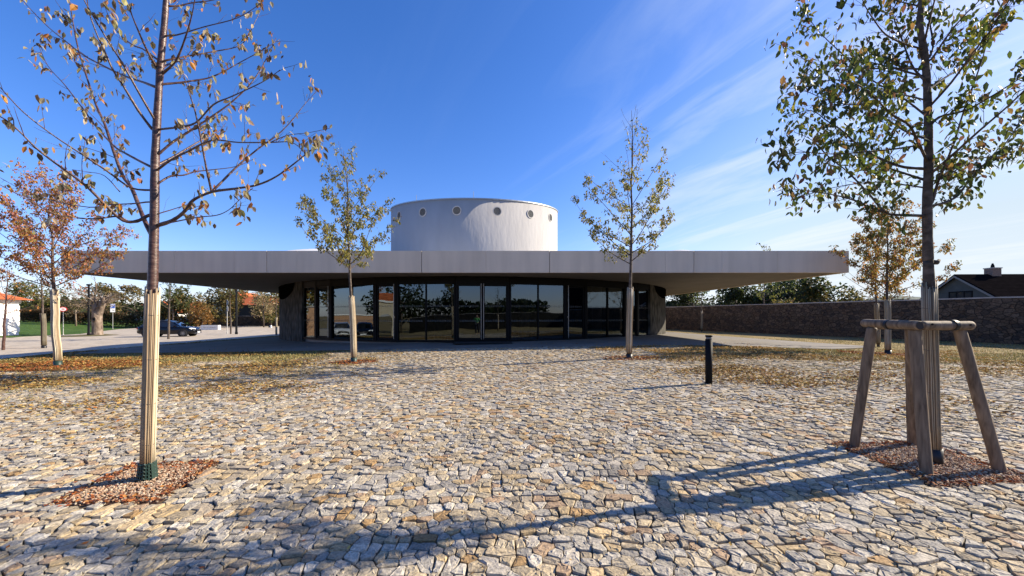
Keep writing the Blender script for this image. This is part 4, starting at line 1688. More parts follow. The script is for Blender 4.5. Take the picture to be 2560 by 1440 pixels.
# ------------------------------------------------------------------ gravel squares, fallen leaves, grass
russet = [((.27, .075, .02), 5), ((.36, .12, .028), 4), ((.18, .055, .02), 4), ((.42, .18, .045), 2), ((.11, .045, .02), 2)]
mixleaf = [((.36, .23, .06), 5), ((.24, .13, .035), 3), ((.44, .31, .10), 4), ((.15, .09, .03), 4), ((.33, .13, .03), 1.5)]
yellowl = [((.45, .28, .07), 4), ((.36, .20, .05), 4), ((.48, .33, .12), 3), ((.25, .13, .04), 3)]


def ground_leaf(mb, x, y, cols, L, lift=.0):
    z = zg(x, y) + lift
    a = random.uniform(0, 6.28)
    d = Vector((math.cos(a), math.sin(a), random.uniform(-.05, .5))).normalized()
    wv = Vector((-math.sin(a), math.cos(a), random.gauss(0, .45))).normalized()
    l = L * random.uniform(.6, 1.2)
    mb.leaf(Vector((x, y, z)), d, wv, l, l * random.uniform(.45, .7), pick(cols))


def pit(poly, name, label, seed):
    random.seed(seed)
    q = [(p[0], p[1]) for p in poly]
    n = 14
    mb = MB()
    o = 0
    def pt(u, v):
        a = Vector(q[0]).lerp(Vector(q[1]), u); b = Vector(q[3]).lerp(Vector(q[2]), u)
        return a.lerp(b, v)
    for j in range(n + 1):
        for i in range(n + 1):
            p = pt(i / n, j / n)
            e = min(i, j, n - i, n - j) / (n / 2)
            mb.v.append((p.x, p.y, zg(p.x, p.y) + .014 + .02 * e + random.uniform(0, .006)))
    for j in range(n):
        for i in range(n):
            k = j * (n + 1) + i
            mb.f.append((k, k + 1, k + n + 2, k + n + 1)); mb.c.append((.10, .055, .035))
    # pebbles
    for _ in range(4200):
        u, v = random.random(), random.random()
        p = pt(u, v)
        e = min(u, v, 1 - u, 1 - v)
        if random.random() > min(1, .12 + e * 7):
            continue
        r = random.uniform(.006, .014)
        z = zg(p.x, p.y) + .022 + .03 * min(.5, e) + random.uniform(0, .012)
        c = random.choice([(.50, .38, .29), (.58, .47, .37), (.40, .26, .19), (.62, .55, .47), (.30, .19, .14), (.46, .30, .22)])
        k = random.uniform(.8, 1.15)
        vs_ = []
        a0 = random.random() * 6
        for (zz, rk) in ((-.5, .7), (.35, .9)):
            for m_ in range(5):
                a = a0 + m_ * 1.2566
                vs_.append((p.x + r * rk * math.cos(a) * random.uniform(.7, 1.2), p.y + r * rk * math.sin(a) * random.uniform(.7, 1.2), z + r * zz))
        vs_.append((p.x, p.y, z + r * .75))
        mb.add(vs_, [(m_, (m_ + 1) % 5, 5 + (m_ + 1) % 5, 5 + m_) for m_ in range(5)] + [(5 + m_, 5 + (m_ + 1) % 5, 10) for m_ in range(5)], (c[0] * k * .84, c[1] * k * .78, c[2] * k * .66))
    g = tag(mb.obj(name, attr_mat(name + '_stone', .85, .25, 40, .3, 0)), label, 'gravel bed', kind='stuff')
    return pt


pt1 = pit(PIT1, 'gravel', 'brown gravel filling the square around the bare cherry tree', 5)
pt2 = pit(PIT2, 'gravel', 'brown gravel filling the square between the timber stakes', 6)

random.seed(77)
lv = MB()
for pt in (pt1, pt2):
    for _ in range(2300):
        u, v = random.random(), random.random()
        e = min(u, v, 1 - u, 1 - v)
        if random.random() > math.exp(-e * 14) + .05:
            continue
        p = pt(u + random.gauss(0, .02), v + random.gauss(0, .02))
        ground_leaf(lv, p.x, p.y, russet, .04, .04)
# russet rings round the far trees
for (c, rx, ry, n, cols, L) in ((G(145, 917), 2.6, 1.1, 5200, russet + mixleaf[:1], .075), (G(885, 908), .62, .45, 520, russet, .07), (G(1573, 898), .75, .5, 420, russet, .07),
                             (G(2220, 888), 1.5, .9, 1500, russet + yellowl[:1], .075)):
    for _ in range(n):
        r = math.sqrt(random.random()); a = random.uniform(0, 6.283)
        ground_leaf(lv, c.x + rx * r * math.cos(a) * 1.1, c.y + ry * r * math.sin(a), cols, L, .04)
# leaf bands on the grass strips and blown into the setts
cnt = 0
while cnt < 36000:
    y = random.uniform(4.2, 16)
    x = random.uniform(-1.4 * y - 1, 1.4 * y + 1)
    f = fbm(x * .55, y * .8, 33)
    wgt = sst(4.2, 10.0, y) * sst(2.6, 5.6, abs(x + .3))
    if 11.4 < y < 14.4 and (x > 3.0 or x < -4.2):
        wgt = max(wgt, .9)
    if y > 14.5 and -17 < x < 15:
        wgt = .10 if random.random() < .3 else 0
    if random.random() < wgt * max(0, f - .40) * 4.2:
        ground_leaf(lv, x, y, yellowl if (x > 3 and y > 11.3) else mixleaf, .07, .04)
        cnt += 1
for _ in range(260):
    y = random.uniform(1.6, 7); x = random.uniform(-1.4 * y, 1.4 * y)
    ground_leaf(lv, x, y, russet + mixleaf, .035, .04)
tag(lv.obj('fallen_leaves', M['litter']), 'russet and yellow fallen leaves scattered over paving, grass and gravel', 'fallen leaves', kind='stuff')

random.seed(91)
gr = MB()
gcols = [((.32, .26, .10), 5), ((.21, .20, .06), 4), ((.33, .27, .13), 3), ((.10, .11, .03), 3), ((.20, .12, .05), 2)]
cnt = 0
while cnt < 52000:
    y = random.uniform(5, 15.2) if random.random() < .8 else random.uniform(14, 24)
    x = random.uniform(-1.38 * y - 1, 1.38 * y + 1)
    if inside(APRON, x, y) or x < -21:
        continue
    on = stone_edge(x, y)
    f = fbm(x * .7, y * .9, 21)
    wgt = 1.0 if not on else max(0, min(1, (y - 5) / 6)) * max(0, min(1, (abs(x) - 3) / 4)) * max(0, f - .36) * 3.0
    if random.random() > wgt:
        continue
    cnt += 1
    z = zg(x, y) + (.02 if on else 0)
    h = random.uniform(.025, .07) * (1 if not on else .7)
    a = random.uniform(0, 6.28)
    bx, by = math.cos(a) * .012, math.sin(a) * .012
    lx, ly = random.gauss(0, .03), random.gauss(0, .03)
    gr.add([(x - bx, y - by, z), (x + bx, y + by, z), (x + lx, y + ly, z + h)], [(0, 1, 2)], pick(gcols))
tag(gr.obj('grass', M['litter']), 'dry short grass tufts on the strips and between the setts', 'grass', kind='stuff')

# ------------------------------------------------------------------ bollard lamp
b = G(1772, 963)
bo = thing('bollard_light', 'black cylindrical bollard lamp standing on the setts', 'bollard lamp', b)
hb = 125 / F * b.y
rb = 8.2 / F * b.y
mb = MB(); mb.lathe(b, [(rb, -.03), (rb, hb * .92)], 28); mb.obj('post', M['black_metal'], bo, smooth=False)
mb = MB(); mb.lathe(b, [(rb * .82, hb * .92 + .001), (rb * .82, hb * .968)], 24); mb.obj('lamp_lens', mat('smoked_lens', (.16, .165, .17), .25)[0], bo)
mb = MB(); mb.lathe(b, [(rb * 1.0, hb * .969), (rb * 1.02, hb * .99), (rb * .98, hb)], 28); mb.obj('cap', M['black_metal'], bo)
for o in bo.children:
    for p in o.data.polygons:
        p.use_smooth = len(p.vertices) == 4

# ------------------------------------------------------------------ walls
def wall(name, label, p0, p1, h, th, m, step=0.0, cope=None, z0fn=zg):
    p0 = Vector((p0[0], p0[1], 0)); p1 = Vector((p1[0], p1[1], 0))
    ax = (p1 - p0).normalized(); L = (p1 - p0).length; out = Vector((ax.y, -ax.x, 0))
    root = thing(name, label, 'wall', (p0.x, p0.y, z0fn(p0.x, p0.y)))
    mb = MB(); n = max(2, int(L / 1.2))
    mc = MB()
    rows = []
    for i in range(n + 1):
        p = p0 + ax * (L * i / n)
        z0 = z0fn(p.x, p.y); zt = z0 + h + random.uniform(-.012, .012) - step * i / n
        rows.append((p, z0 - .3, zt))
    for (p, za, zb_) in rows:
        for (s, z) in ((-1, za), (-1, zb_), (1, zb_), (1, za)):
            mb.v.append(tuple(p + out * (s * th / 2) + Vector((0, 0, z))))
        for (s, z) in ((-1, zb_ + .002), (-1, zb_ + .07), (1, zb_ + .07), (1, zb_ + .002)):
            mc.v.append(tuple(p + out * (s * (th / 2 + .02)) + Vector((0, 0, z + random.uniform(-.006, .006) * (z > zb_ + .01)))))
    for q in (mb, mc):
        for i in range(n):
            for k in range(4):
                q.f.append((i * 4 + k, i * 4 + 4 + k, i * 4 + 4 + (k + 1) % 4, i * 4 + (k + 1) % 4)); q.c.append((1, 1, 1))
        for i in (0, n):
            q.f.append(tuple(i * 4 + k for k in range(4))); q.c.append((1, 1, 1))
    mb.obj('masonry', m, root)
    mc.obj('coping', cope or M['cope'], root)
    return root


wd = Vector((16.8 - 25.8, 42 - 19.4)).normalized()
wall('stone_wall', 'long rough rubble stone wall running away beside the grass to the round hall', Vector((25.8, 19.4)) - wd * 28, Vector((16.8, 42)) + wd * 14, 2.36, .5, M['rubble'])
wall('stone_wall', 'low dark stone wall behind the white bench at the parking road', (-64, 78), (-30, 76.5), 2.0, .5, M['rubble'])

# ------------------------------------------------------------------ bulk foliage for far trees, hedges and bushes
def blob_foliage(mb, c, rx, ry, rz, n, cols, size, seed, gaps=.35, zmin=-9):
    random.seed(seed)
    lobes = []
    for _ in range(9):
        v = Vector((random.gauss(0, .45), random.gauss(0, .45), random.gauss(0, .40)))
        if v.length > .75: v = v.normalized() * .75
        lobes.append((v, random.uniform(.28, .5)))
    k = 0; tries = 0
    while k < n and tries < n * 6:
        tries += 1
        lo, lr = random.choice(lobes)
        v = Vector((random.gauss(0, 1), random.gauss(0, 1), random.gauss(0, 1))).normalized() * lr * (random.random() ** .33)
        p = lo + v
        if vnoise(p.x * 5 + 7, p.z * 5 + p.y * 3, seed) < gaps:
            continue
        q = c + Vector((p.x * rx, p.y * ry, p.z * rz))
        if q.z < zmin:
            continue
        d = Vector((random.gauss(0, 1), random.gauss(0, 1), random.gauss(-.3, .7))).normalized()
        wv = d.cross(Vector((random.gauss(0, 1), random.gauss(0, 1), random.gauss(0, 1)))).normalized()
        l = size * random.uniform(.6, 1.4)
        mb.leaf(q, d, wv, l, l * .6, pick(cols))
        k += 1


FS = {'trees beyond the lawn and parking': 1.17}


def far_tree(label, base, H, crown_c, rx, rz, cols, n, size, seed, trunk_r=.18, gaps=.35, cat='tree', name='tree', group=None, bark=None, branches=8):
    random.seed(seed)
    base = Vector(base)
    k_ = FS.get(group, 1.0)
    if k_ != 1.0:
        if base.x > -53 and base.y < 70:
            base.x *= k_; base.y *= k_; base.z = zg(base.x, base.y)
        H *= k_; crown_c *= k_; rx *= k_; rz *= k_; size *= k_
    root = thing(name, label, cat, base, group)
    tb = MB()
    c = base + Vector((0, 0, crown_c))
    tb.tube([base - Vector((0, 0, .1)), base + Vector((random.uniform(-.1, .1), 0, crown_c * .5)), c + Vector((random.uniform(-.2, .2), 0, rz * .5))], [trunk_r, trunk_r * .75, trunk_r * .25], 8)
    for i in range(branches):
        a = i * 2.4 + random.random()
        s = base + Vector((0, 0, crown_c * random.uniform(.55, .95)))
        e = c + Vector((math.cos(a) * rx * .7, math.sin(a) * rx * .7, random.uniform(-.2, .75) * rz))
        tb.tube([s, s.lerp(e, .5) + Vector((0, 0, .15)), e], [trunk_r * .4, trunk_r * .22, .015], 5, cap=False)
    tb.obj('trunk', bark or M['bark'], root, smooth=True)
    lb = MB()
    blob_foliage(lb, c, rx * 1.25, rx * 1.25, rz * 1.25, n, cols, size, seed, gaps, base.z + .05)
    lb.obj('crown', M['leaf'], root)
    return root


darkg = [((.030, .045, .016), 5), ((.045, .062, .02), 4), ((.07, .085, .025), 2), ((.018, .028, .012), 4)]
oliveb = [((.14, .115, .035), 4), ((.19, .15, .05), 3), ((.09, .085, .028), 4), ((.22, .14, .045), 2)]
rustb = [((.24, .12, .03), 4), ((.18, .095, .03), 4), ((.30, .17, .05), 2), ((.11, .08, .03), 3)]
hedgec = [((.12, .062, .028), 4), ((.08, .06, .024), 4), ((.16, .075, .03), 2), ((.05, .05, .02), 3)]
conif = [((.14, .135, .03), 4), ((.09, .10, .025), 4), ((.18, .16, .04), 2)]


def GL(px_, d): return Vector(((px_ - 1280) / F * d, d, zlawn((px_ - 1280) / F * d, d)))


# hedge at the back of the lawn, in two runs
for (pa, pb, d, hh, lab, cols, sd) in ((52, 215, 65.5, 2.2, 'russet brown clipped hedge at the back of the lawn, left of the old tree', hedgec, 301), (225, 420, 66.5, 2.6, 'dark red and green bushy hedge at the back of the lawn, behind the parking sign', hedgec + darkg[:2], 302)):
    hb_ = MB(); random.seed(sd)
    x0, x1 = (pa - 1280) / F * d, (pb - 1280) / F * d
    for _ in range(9000):
        x = random.uniform(x0, x1); yy = d + random.uniform(-.9, .9); z = zlawn(x, d)
        ht = hh * (.75 + .5 * fbm(x * .5, 3, sd))
        u = random.random() ** .6 * ht
        wv = Vector((random.gauss(0, 1), random.gauss(0, 1), random.gauss(0, 1))).normalized()
        dd = Vector((random.gauss(0, 1), random.gauss(-.3, 1), random.gauss(.2, 1))).normalized()
        hb_.leaf(Vector((x, yy, z + u)), dd, dd.cross(wv).normalized(), .22, .14, pick(cols))
    tag(hb_.obj('hedge', M['leaf'], origin=Vector(((x0 + x1) / 2, d, zlawn((x0 + x1) / 2, d)))), lab, 'hedge')

FT = 'trees beyond the lawn and parking'
far_tree('tall yellow green conifer behind the hedge, next to the white cottage', GL(92, 72), 6.6, 3.3, 2.6, 3.6, conif, 2600, .3, 401, .2, .2, group=FT)
far_tree('dark conifer beside the yellow green one', GL(145, 75), 4.5, 2.6, 1.8, 2.5, darkg, 1500, .3, 402, .2, .15, group=FT)
far_tree('nearly bare small fruit tree on the lawn behind the round sign', GL(190, 61.5), 4.2, 2.8, 1.7, 1.6, [((.16, .12, .07), 3), ((.09, .08, .03), 3), ((.22, .15, .08), 1)], 900, .2, 403, .13, .45, group=FT, bark=M['bark_old'], branches=14)
far_tree('broad olive brown tree behind the gnarled trunk', GL(275, 77), 6, 4.3, 3.6, 2.9, oliveb, 2800, .36, 404, .22, .3, group=FT)
far_tree('dark green round tree beyond the hedge beside the parking sign', GL(335, 78), 4, 2.4, 3.4, 2.2, darkg, 2000, .4, 405, .2, .2, group=FT)
far_tree('olive tree with pale slim trunk behind the black car', Vector((-49.4, 56, 0)), 5, 3.3, 2.4, 2.2, oliveb + darkg[:2], 2200, .34, 406, .14, .3, group=FT, bark=M['bark_old'])
far_tree('bushy golden olive tree right of the black car', Vector((-47.5, 60, zg(-47, 60))), 6, 3.3, 3.6, 2.6, oliveb, 3200, .36, 407, .2, .2, group=FT)
far_tree('tall rounded olive tree left of the red roofed barn', Vector((-44.8, 62, zg(-44, 62))), 6.5, 3.9, 2.6, 2.7, oliveb, 2600, .36, 408, .2, .22, group=FT)
far_tree('small rusty orange tree by the white bench', Vector((-43.2, 53.5, zg(-43, 53))), 3.6, 2.0, 1.9, 1.6, rustb, 1700, .28, 409, .1, .2, group=FT)
far_tree('dark bush at the corner behind the black car', Vector((-52, 58, zg(-52, 58))), 2, 1.0, 2.4, 1.2, rustb + darkg, 1200, .3, 412, .08, .2, cat='bush', name='bush', group=FT, branches=4)
far_tree('green leafy shrub tree in front of the barn at the curved wall', Vector((-39.5, 63, zg(-39, 63))), 4.6, 2.9, 3.0, 2.6, darkg[1:3] + oliveb[:2], 2200, .36, 410, .14, .25, group=FT)
far_tree('pale brown tree with thinning leaves at the curved wall', Vector((-38.0, 58.8, zg(-38, 58.8)) ), 5.4, 3.6, 2.0, 2.0, [((.30, .22, .12), 3), ((.22, .18, .08), 3)], 900, .26, 411, .12, .4, group=FT)

# old gnarled tree
b = G(243, 838)
og = thing('old_tree', 'old gnarled tree with a thick hollow forked trunk beside the lamp post', 'tree', b)
random.seed(500)
mb = MB()
tp = [b + Vector((0, 0, -.1)), b + Vector((.02, 0, .5)), b + Vector((-.02, 0, 1.4)), b + Vector((-.03, 0, 2.2)), b + Vector((-.22, 0, 3.0)), b + Vector((-.38, .1, 4.0))]
mb.tube(smooth_path(tp, 4), [.62, .52, .47, .45, .44, .43, .42, .42, .42, .42, .42, .42, .40, .36, .33, .30, .28, .27, .26, .25, .22], 14)
tp = [b + Vector((.0, 0, 2.0)), b + Vector((.32, 0, 2.7)), b + Vector((.62, -.05, 3.4)), b + Vector((.75, -.1, 4.0))]
mb.tube(smooth_path(tp, 3), [.36, .34, .32, .30, .28, .26, .24, .2, .16, .14], 10)
lb = MB()
for i in range(46):
    s = b + random.choice([Vector((-.3, .05, 3.3)), Vector((-.38, .1, 4.0)), Vector((.7, -.1, 3.8)), Vector((.6, 0, 3.4)), Vector((-.2, 0, 2.9))])
    d = Vector((random.gauss(.15, 1), random.gauss(0, 1), abs(random.gauss(.55, .4)))).normalized()
    pp = [s]
    ln = random.uniform(1.2, 3.2)
    for k in range(4):
        d = (d + Vector((random.gauss(0, .22), random.gauss(0, .22), random.gauss(0, .2)))).normalized()
        pp.append(pp[-1] + d * ln / 4)
    mb.tube(smooth_path(pp, 2), [max(.01, .06 * (1 - k / 8.5)) for k in range(9)], 5, cap=False)
    twigs(mb, lb, pp, .022, 6, .8, oliveb + [((.2, .15, .12), 3)], .13, .6, .2, .6, True, .2, .12, .5)
mb.obj('trunk', M['bark_old'], og, smooth=True)
lb.obj('crown', M['leaf'], og)
mb = MB()
hc = b + Vector((.14, -.43, 1.72))
K = 16
mb.tube([hc + Vector((.20 * math.cos(2 * math.pi * k / K), -.02, .20 * math.sin(2 * math.pi * k / K))) for k in range(K + 1)], .07, 6, False)
mb.obj('knot_ring', M['bark_old'], og, smooth=True)
mb = MB()
mb.lathe((0, 0, 0), [(.001, 0), (.16, 0), (.16, .02)], 14)
mb.v = [(hc.x + x, hc.y - .02 - z, hc.z + y_) for (x, y_, z) in mb.v]
mb.obj('hollow', mat('hollow_dark', (.008, .006, .005), .95)[0], og)

# trees behind the right wall
RT = 'dark trees behind the rubble wall'
for i, (px_, d, top, rx, lab, cols) in enumerate((
        (1735, 56, 712, 3.0, 'dark leafy tree behind the far end of the rubble wall', darkg),
        (1800, 58, 722, 3.2, 'dark low tree with sky gaps behind the wall', darkg),
        (1858, 50, 706, 3.0, 'open branched dark tree behind the wall by the yellow green one', darkg),
        (1945, 47, 690, 3.6, 'massive dark green tree behind the middle of the wall', darkg),
        (2010, 46, 683, 3.8, 'tallest dark evergreen behind the wall under the canopy tip', darkg),
        (2062, 44, 705, 2.8, 'olive green tree behind the wall next to the brown roof', darkg[1:3] + oliveb[:2]))):
    x = (px_ - 1280) / F * d
    zt = EYE + (HY - top) / F * d
    h = zt - .1
    far_tree(lab, (x, d, .05), h, h * .56, rx, h * .44, cols, 3000, .34, 430 + i, .2, .24 if i not in (2,) else .45, group=RT)
far_tree('pale bare shrub beside the brown roof above the wall', ((2215 - 1280) / F * 36, 36, .05), 4, 3.1, 2.3, 1.5, [((.20, .15, .09), 3), ((.10, .09, .04), 2)], 420, .2, 440, .1, .5, group=RT, branches=26)
far_tree('dark spreading bush between the two houses', ((2290 - 1280) / F * 40, 40, .05), 3, 2.0, 2.0, 1.2, darkg, 700, .3, 441, .1, .3, group=RT, cat='bush', name='bush')
far_tree('small round olive bush above the wall top', ((1985 - 1280) / F * 33, 34, .1), 2.7, 1.9, 1.6, .95, oliveb + darkg[:1], 1100, .22, 442, .08, .2, group=RT, cat='bush', name='bush')
# far conifers on the skyline
for i, (px_, d, top, lab) in enumerate(((1672, 110, 752, 'pointed far conifer next to the curved wall'), (1684, 95, 750, 'twin topped far conifer on the skyline'), (1704, 120, 747, 'slim pointed far conifer on the skyline'), (1718, 100, 742, 'bushy far conifer at the edge of the dark trees'), (1694, 130, 755, 'small far conifer between two taller ones'))):
    x = (px_ - 1280) / F * d
    h = EYE + (HY - top) / F * d
    root = thing('conifer', lab, 'tree', (x, d, 0), 'far conifers on the skyline')
    mb = MB(); mb.tube([(x, d, 0), (x, d, h)], [.2, .03], 6); mb.obj('trunk', M['bark'], root)
    mb = MB(); random.seed(460 + i)
    for k in range(900):
        t = random.random() ** .7
        rr = (1 - t) * 2.6 * random.random() ** .5
        a = random.uniform(0, 6.28)
        dd = Vector((math.cos(a), math.sin(a), -.3)).normalized()
        mb.leaf(Vector((x + rr * math.cos(a), d + rr * math.sin(a), .6 + (h - .6) * t)), dd, dd.cross(Vector((0, 0, 1))).normalized(), .7, .4, pick(darkg))
    mb.obj('crown', M['leaf'], root)
# far wood below the skyline
mb = MB(); random.seed(480)
for k in range(14000):
    a = R(random.uniform(-62, 64)); rr = random.uniform(150, 260)
    x, y = rr * math.sin(a), rr * math.cos(a)
    h = (2.2 + 5.5 * fbm(a * 14, 2, 44)) * rr / 200
    z = random.uniform(0, 1) ** .8 * h
    dd = Vector((random.gauss(0, 1), random.gauss(0, 1), random.gauss(0, 1))).normalized()
    mb.leaf(Vector((x, y, z)), dd, dd.orthogonal().normalized(), 2.6, 1.8, pick(darkg + oliveb[:2]))
tag(mb.obj('woodland', M['leaf']), 'far dark wood along the skyline', 'woodland', kind='stuff')

# ------------------------------------------------------------------ houses
def gable_house(name, label, origin, rot, w_, l_, eave, ridge, wallm, roofm, over=.35, group=None):
    """ridge along local x; returns root and a local->world function"""
    root = thing(name, label, 'house', origin, group)
    root.rotation_euler = (0, 0, rot)
    def put(mb, nm, m, par=None):
        o = mb.obj(nm, m, None, origin=(0, 0, 0)); o.parent = par or root; o.location = (0, 0, 0)
        return o
    hw = w_ / 2
    mb = MB()
    mb.add([(0, -hw, -.3), (0, hw, -.3), (0, hw, eave), (0, 0, ridge - .05), (0, -hw, eave), (l_, -hw, -.3), (l_, hw, -.3), (l_, hw, eave), (l_, 0, ridge - .05), (l_, -hw, eave)],
           [(0, 4, 3, 2, 1), (5, 6, 7, 8, 9), (0, 5, 9, 4), (1, 2, 7, 6)])
    put(mb, 'wall', wallm)
    mb = MB()
    sl = (ridge - eave) / hw
    for s in (-1, 1):
        y1 = s * (hw + over); z1 = eave - sl * over
        q = [(-over, 0, ridge), (l_ + over, 0, ridge), (l_ + over, y1, z1), (-over, y1, z1)]
        mb.add(q + [(a, b_, c + .13) for a, b_, c in q], [(0, 1, 2, 3), (7, 6, 5, 4), (0, 4, 5, 1), (1, 5, 6, 2), (2, 6, 7, 3), (3, 7, 4, 0)])
    rf = put(mb, 'roof', roofm)
    return root, put, rf


hx = 42.3
h1, put, rf = gable_house('house', 'grey gabled house with dark tiled roof and square chimney behind the rubble wall', (hx - .6, 35.9, .0), R(-2), 8.2, 16, 2.55, EYE + (HY - 689) / F * 35.9, noise_mat('grey_render', [(.07, .075, .067), (.09, .095, .086)], 2, 4, .9), M['roof_dark'])
mb = MB()
wy0, wy1 = -1.15, .72
wz0, wz1 = 2.35, EYE + (HY - 727) / F * 35
mb.box((-.05, wy0, wz0), (.05, wy1, wz0 + .09)); mb.box((-.05, wy0, wz1 - .1), (.05, wy1, wz1))
for k in range(4):
    yy = wy0 + (wy1 - wy0) * k / 3
    mb.box((-.048, yy - .045, wz0 + .003), (.048, yy + .045, wz1 - .003))
wnd = put(mb, 'window', M['frame'])
mb = MB(); mb.box((-.015, wy0 + .02, wz0 + .02), (-.005, wy1 - .02, wz1 - .02)); put(mb, 'pane', M['pane'], wnd)
rz = EYE + (HY - 689) / F * 35.9
mb = MB(); mb.box((2.7, -.33, rz - .5), (3.5, .33, rz + .62)); ch = put(mb, 'chimney', noise_mat('chimney_brick', [(.16, .11, .085), (.24, .17, .13)], 6, 4, .9), rf)
mb = MB(); mb.box((2.65, -.38, rz + .623), (3.55, .38, rz + .71)); put(mb, 'chimney_cap', M['cope'], rf)
mb = MB(); mb.lathe((3.1, 0, rz + .712), [(.14, 0), (.12, .2), (.05, .42)], 10); put(mb, 'chimney_pot', M['black_metal'], rf)
mb = MB()
for s in (-1, 1):
    y1 = s * (4.1 + .36)
    z1 = 2.55 - (rz - 2.55) / 4.1 * .36
    mb.add([(-.38, 0, rz - .18), (-.38, y1, z1 - .18), (-.38, y1, z1), (-.38, 0, rz), (-.352, 0, rz - .18), (-.352, y1, z1 - .18), (-.352, y1, z1), (-.352, 0, rz)],
           [(0, 1, 2, 3), (4, 7, 6, 5), (0, 4, 5, 1), (3, 2, 6, 7)])
put(mb, 'barge_board', mat('pale_barge', (.2, .19, .17), .8)[0], rf)

h2, put2, rf2 = gable_house('house', 'brown roofed house half hidden by dark trees behind the wall', (38.0, 49.5, 0), R(92), 8.6, 9, 2.2, EYE + (HY - 712) / F * 46, noise_mat('tan_render', [(.26, .22, .18), (.32, .27, .22)], 2, 4, .9), tile_mat('brown_roof_tiles', (.10, .075, .05), (.14, .10, .07), 1.5))
# white cottage with red hipped roof
root = thing('cottage', 'white cottage with an orange tiled hipped roof at the road', 'house', (-55.5, 34.7, -.4))
mb = MB(); mb.box((-60.5, 30, -.8), (-50.6, 39.4, 3.0)); mb.obj('wall', M['white_paint'], root)
mb = MB(); mb.box((-60.62, 29.88, 3.002), (-50.48, 39.52, 3.24)); mb.obj('cornice', M['white_paint'], root)
mb = MB()
ov = .75
e = [(-60.5 - ov, 30 - ov, 3.24), (-50.6 + ov, 30 - ov, 3.24), (-50.6 + ov, 39.4 + ov, 3.24), (-60.5 - ov, 39.4 + ov, 3.24)]
rg = [(-55.5, 34, 5.5), (-55.5, 35.4, 5.5)]
mb.add(e + rg, [(0, 1, 4), (1, 2, 5, 4), (2, 3, 5), (3, 0, 4, 5), (0, 3, 2, 1)])
mb.obj('roof', M['roof_red'], root)
mb = MB()
for zz in (.0, .55, 1.1, 1.65, 2.2):
    mb.box((-50.62, 38.9, zz), (-50.55, 39.44, zz + .45))
mb.obj('quoin', M['white_paint'], root)
mb = MB(); mb.box((-50.62, 36.3, .6), (-50.56, 37.8, 2.3)); wnd = mb.obj('window', mat('grey_shutter', (.42, .43, .44), .7)[0], root)
# red roofed barn and two red roofs beyond the trees
h3, put3, rf3 = gable_house('barn', 'long dark barn with a red tiled roof behind the low stone wall', (-68, 96, -.2), R(-1), 8, 30, 4.6, 6.6, mat('dark_barn_boards', (.02, .018, .016), .9)[0], M['roof_red'], .5)
h3['category'] = 'barn'
h5, put5, rf5 = gable_house('house', 'red gabled house end peeping over the olive trees beside the barn', (-71.5, 97, -.2), R(88), 8, 10, 5.0, 7.9, noise_mat('ochre_render', [(.40, .30, .2), (.46, .36, .25)], 2, 4, .9), M['roof_red'])
h6, put6, rf6 = gable_house('house', 'house with an orange roof far behind the parking sign', (-95, 100, .2), R(-6), 8, 6, 2.6, 4.9, M['white_paint'], M['roof_red'])
h7, put7, rf7 = gable_house('house', 'house with a red roof showing just beside the reed wrapped trunk', (-87.0, 96, .2), R(80), 8, 8, 2.4, 5.0, M['white_paint'], M['roof_red'])

# ------------------------------------------------------------------ street furniture on the parking side
def pole(root, b, h, r=.03, m=None):
    mb = MB(); mb.lathe(b, [(r * 2.6, -.02), (r * 2.2, .06), (r, .16), (r, h)], 10)
    return mb.obj('pole', m or M['zinc'], root, smooth=True)


def facing(b, target=(0, 0)):
    v = Vector((target[0] - b.x, target[1] - b.y, 0)).normalized()
    return v, Vector((-v.y, v.x, 0))


def disc(mb, c, out, side, rx, rz, n=28, th=.006, col=None):
    up = Vector((0, 0, 1))
    ps = [c + side * (rx * math.cos(2 * math.pi * k / n)) + up * (rz * math.sin(2 * math.pi * k / n)) for k in range(n)]
    mb.prism(ps, out * th, col)


red = mat('sign_red', (.55, .04, .035), .4)[0]
wht = mat('sign_white', (.80, .80, .80), .4)[0]
blu = mat('sign_blue', (.02, .09, .42), .4)[0]
blk = mat('sign_black', (.02, .02, .02), .5)[0]
gry = mat('sign_back', (.38, .39, .40), .45, .5)[0]

b = G(158, 838)
rs = thing('road_sign', 'round white traffic sign with a red rim on a thin pole at the lawn', 'road sign', b)
hz = (838 - 773) / F * b.y
pole(rs, b, hz + .1)
out, side = facing(b, (-18, 0))
up = Vector((0, 0, 1))
c = b + Vector((0, 0, hz)) + out * .04
mb = MB(); disc(mb, c, out, side, .31, .25); sgn = mb.obj('sign_plate', red, rs)
mb = MB(); disc(mb, c + out * .0062, out, side, .225, .18, th=.003); mb.obj('sign_face', wht, rs)
mb = MB()
cc_ = c + out * .0096
mb.obox(cc_ + up * .04, side, out, up, .10, .0015, .028); mb.obox(cc_ - up * .05, side, out, up, .10, .0015, .028)
for s in (-1, 1):
    mb.obox(cc_ + side * (s * .07), side, out, up, .025, .0014, .10)
mb.obj('pictogram', mat('sign_grey_red', (.42, .16, .17), .5)[0], rs)

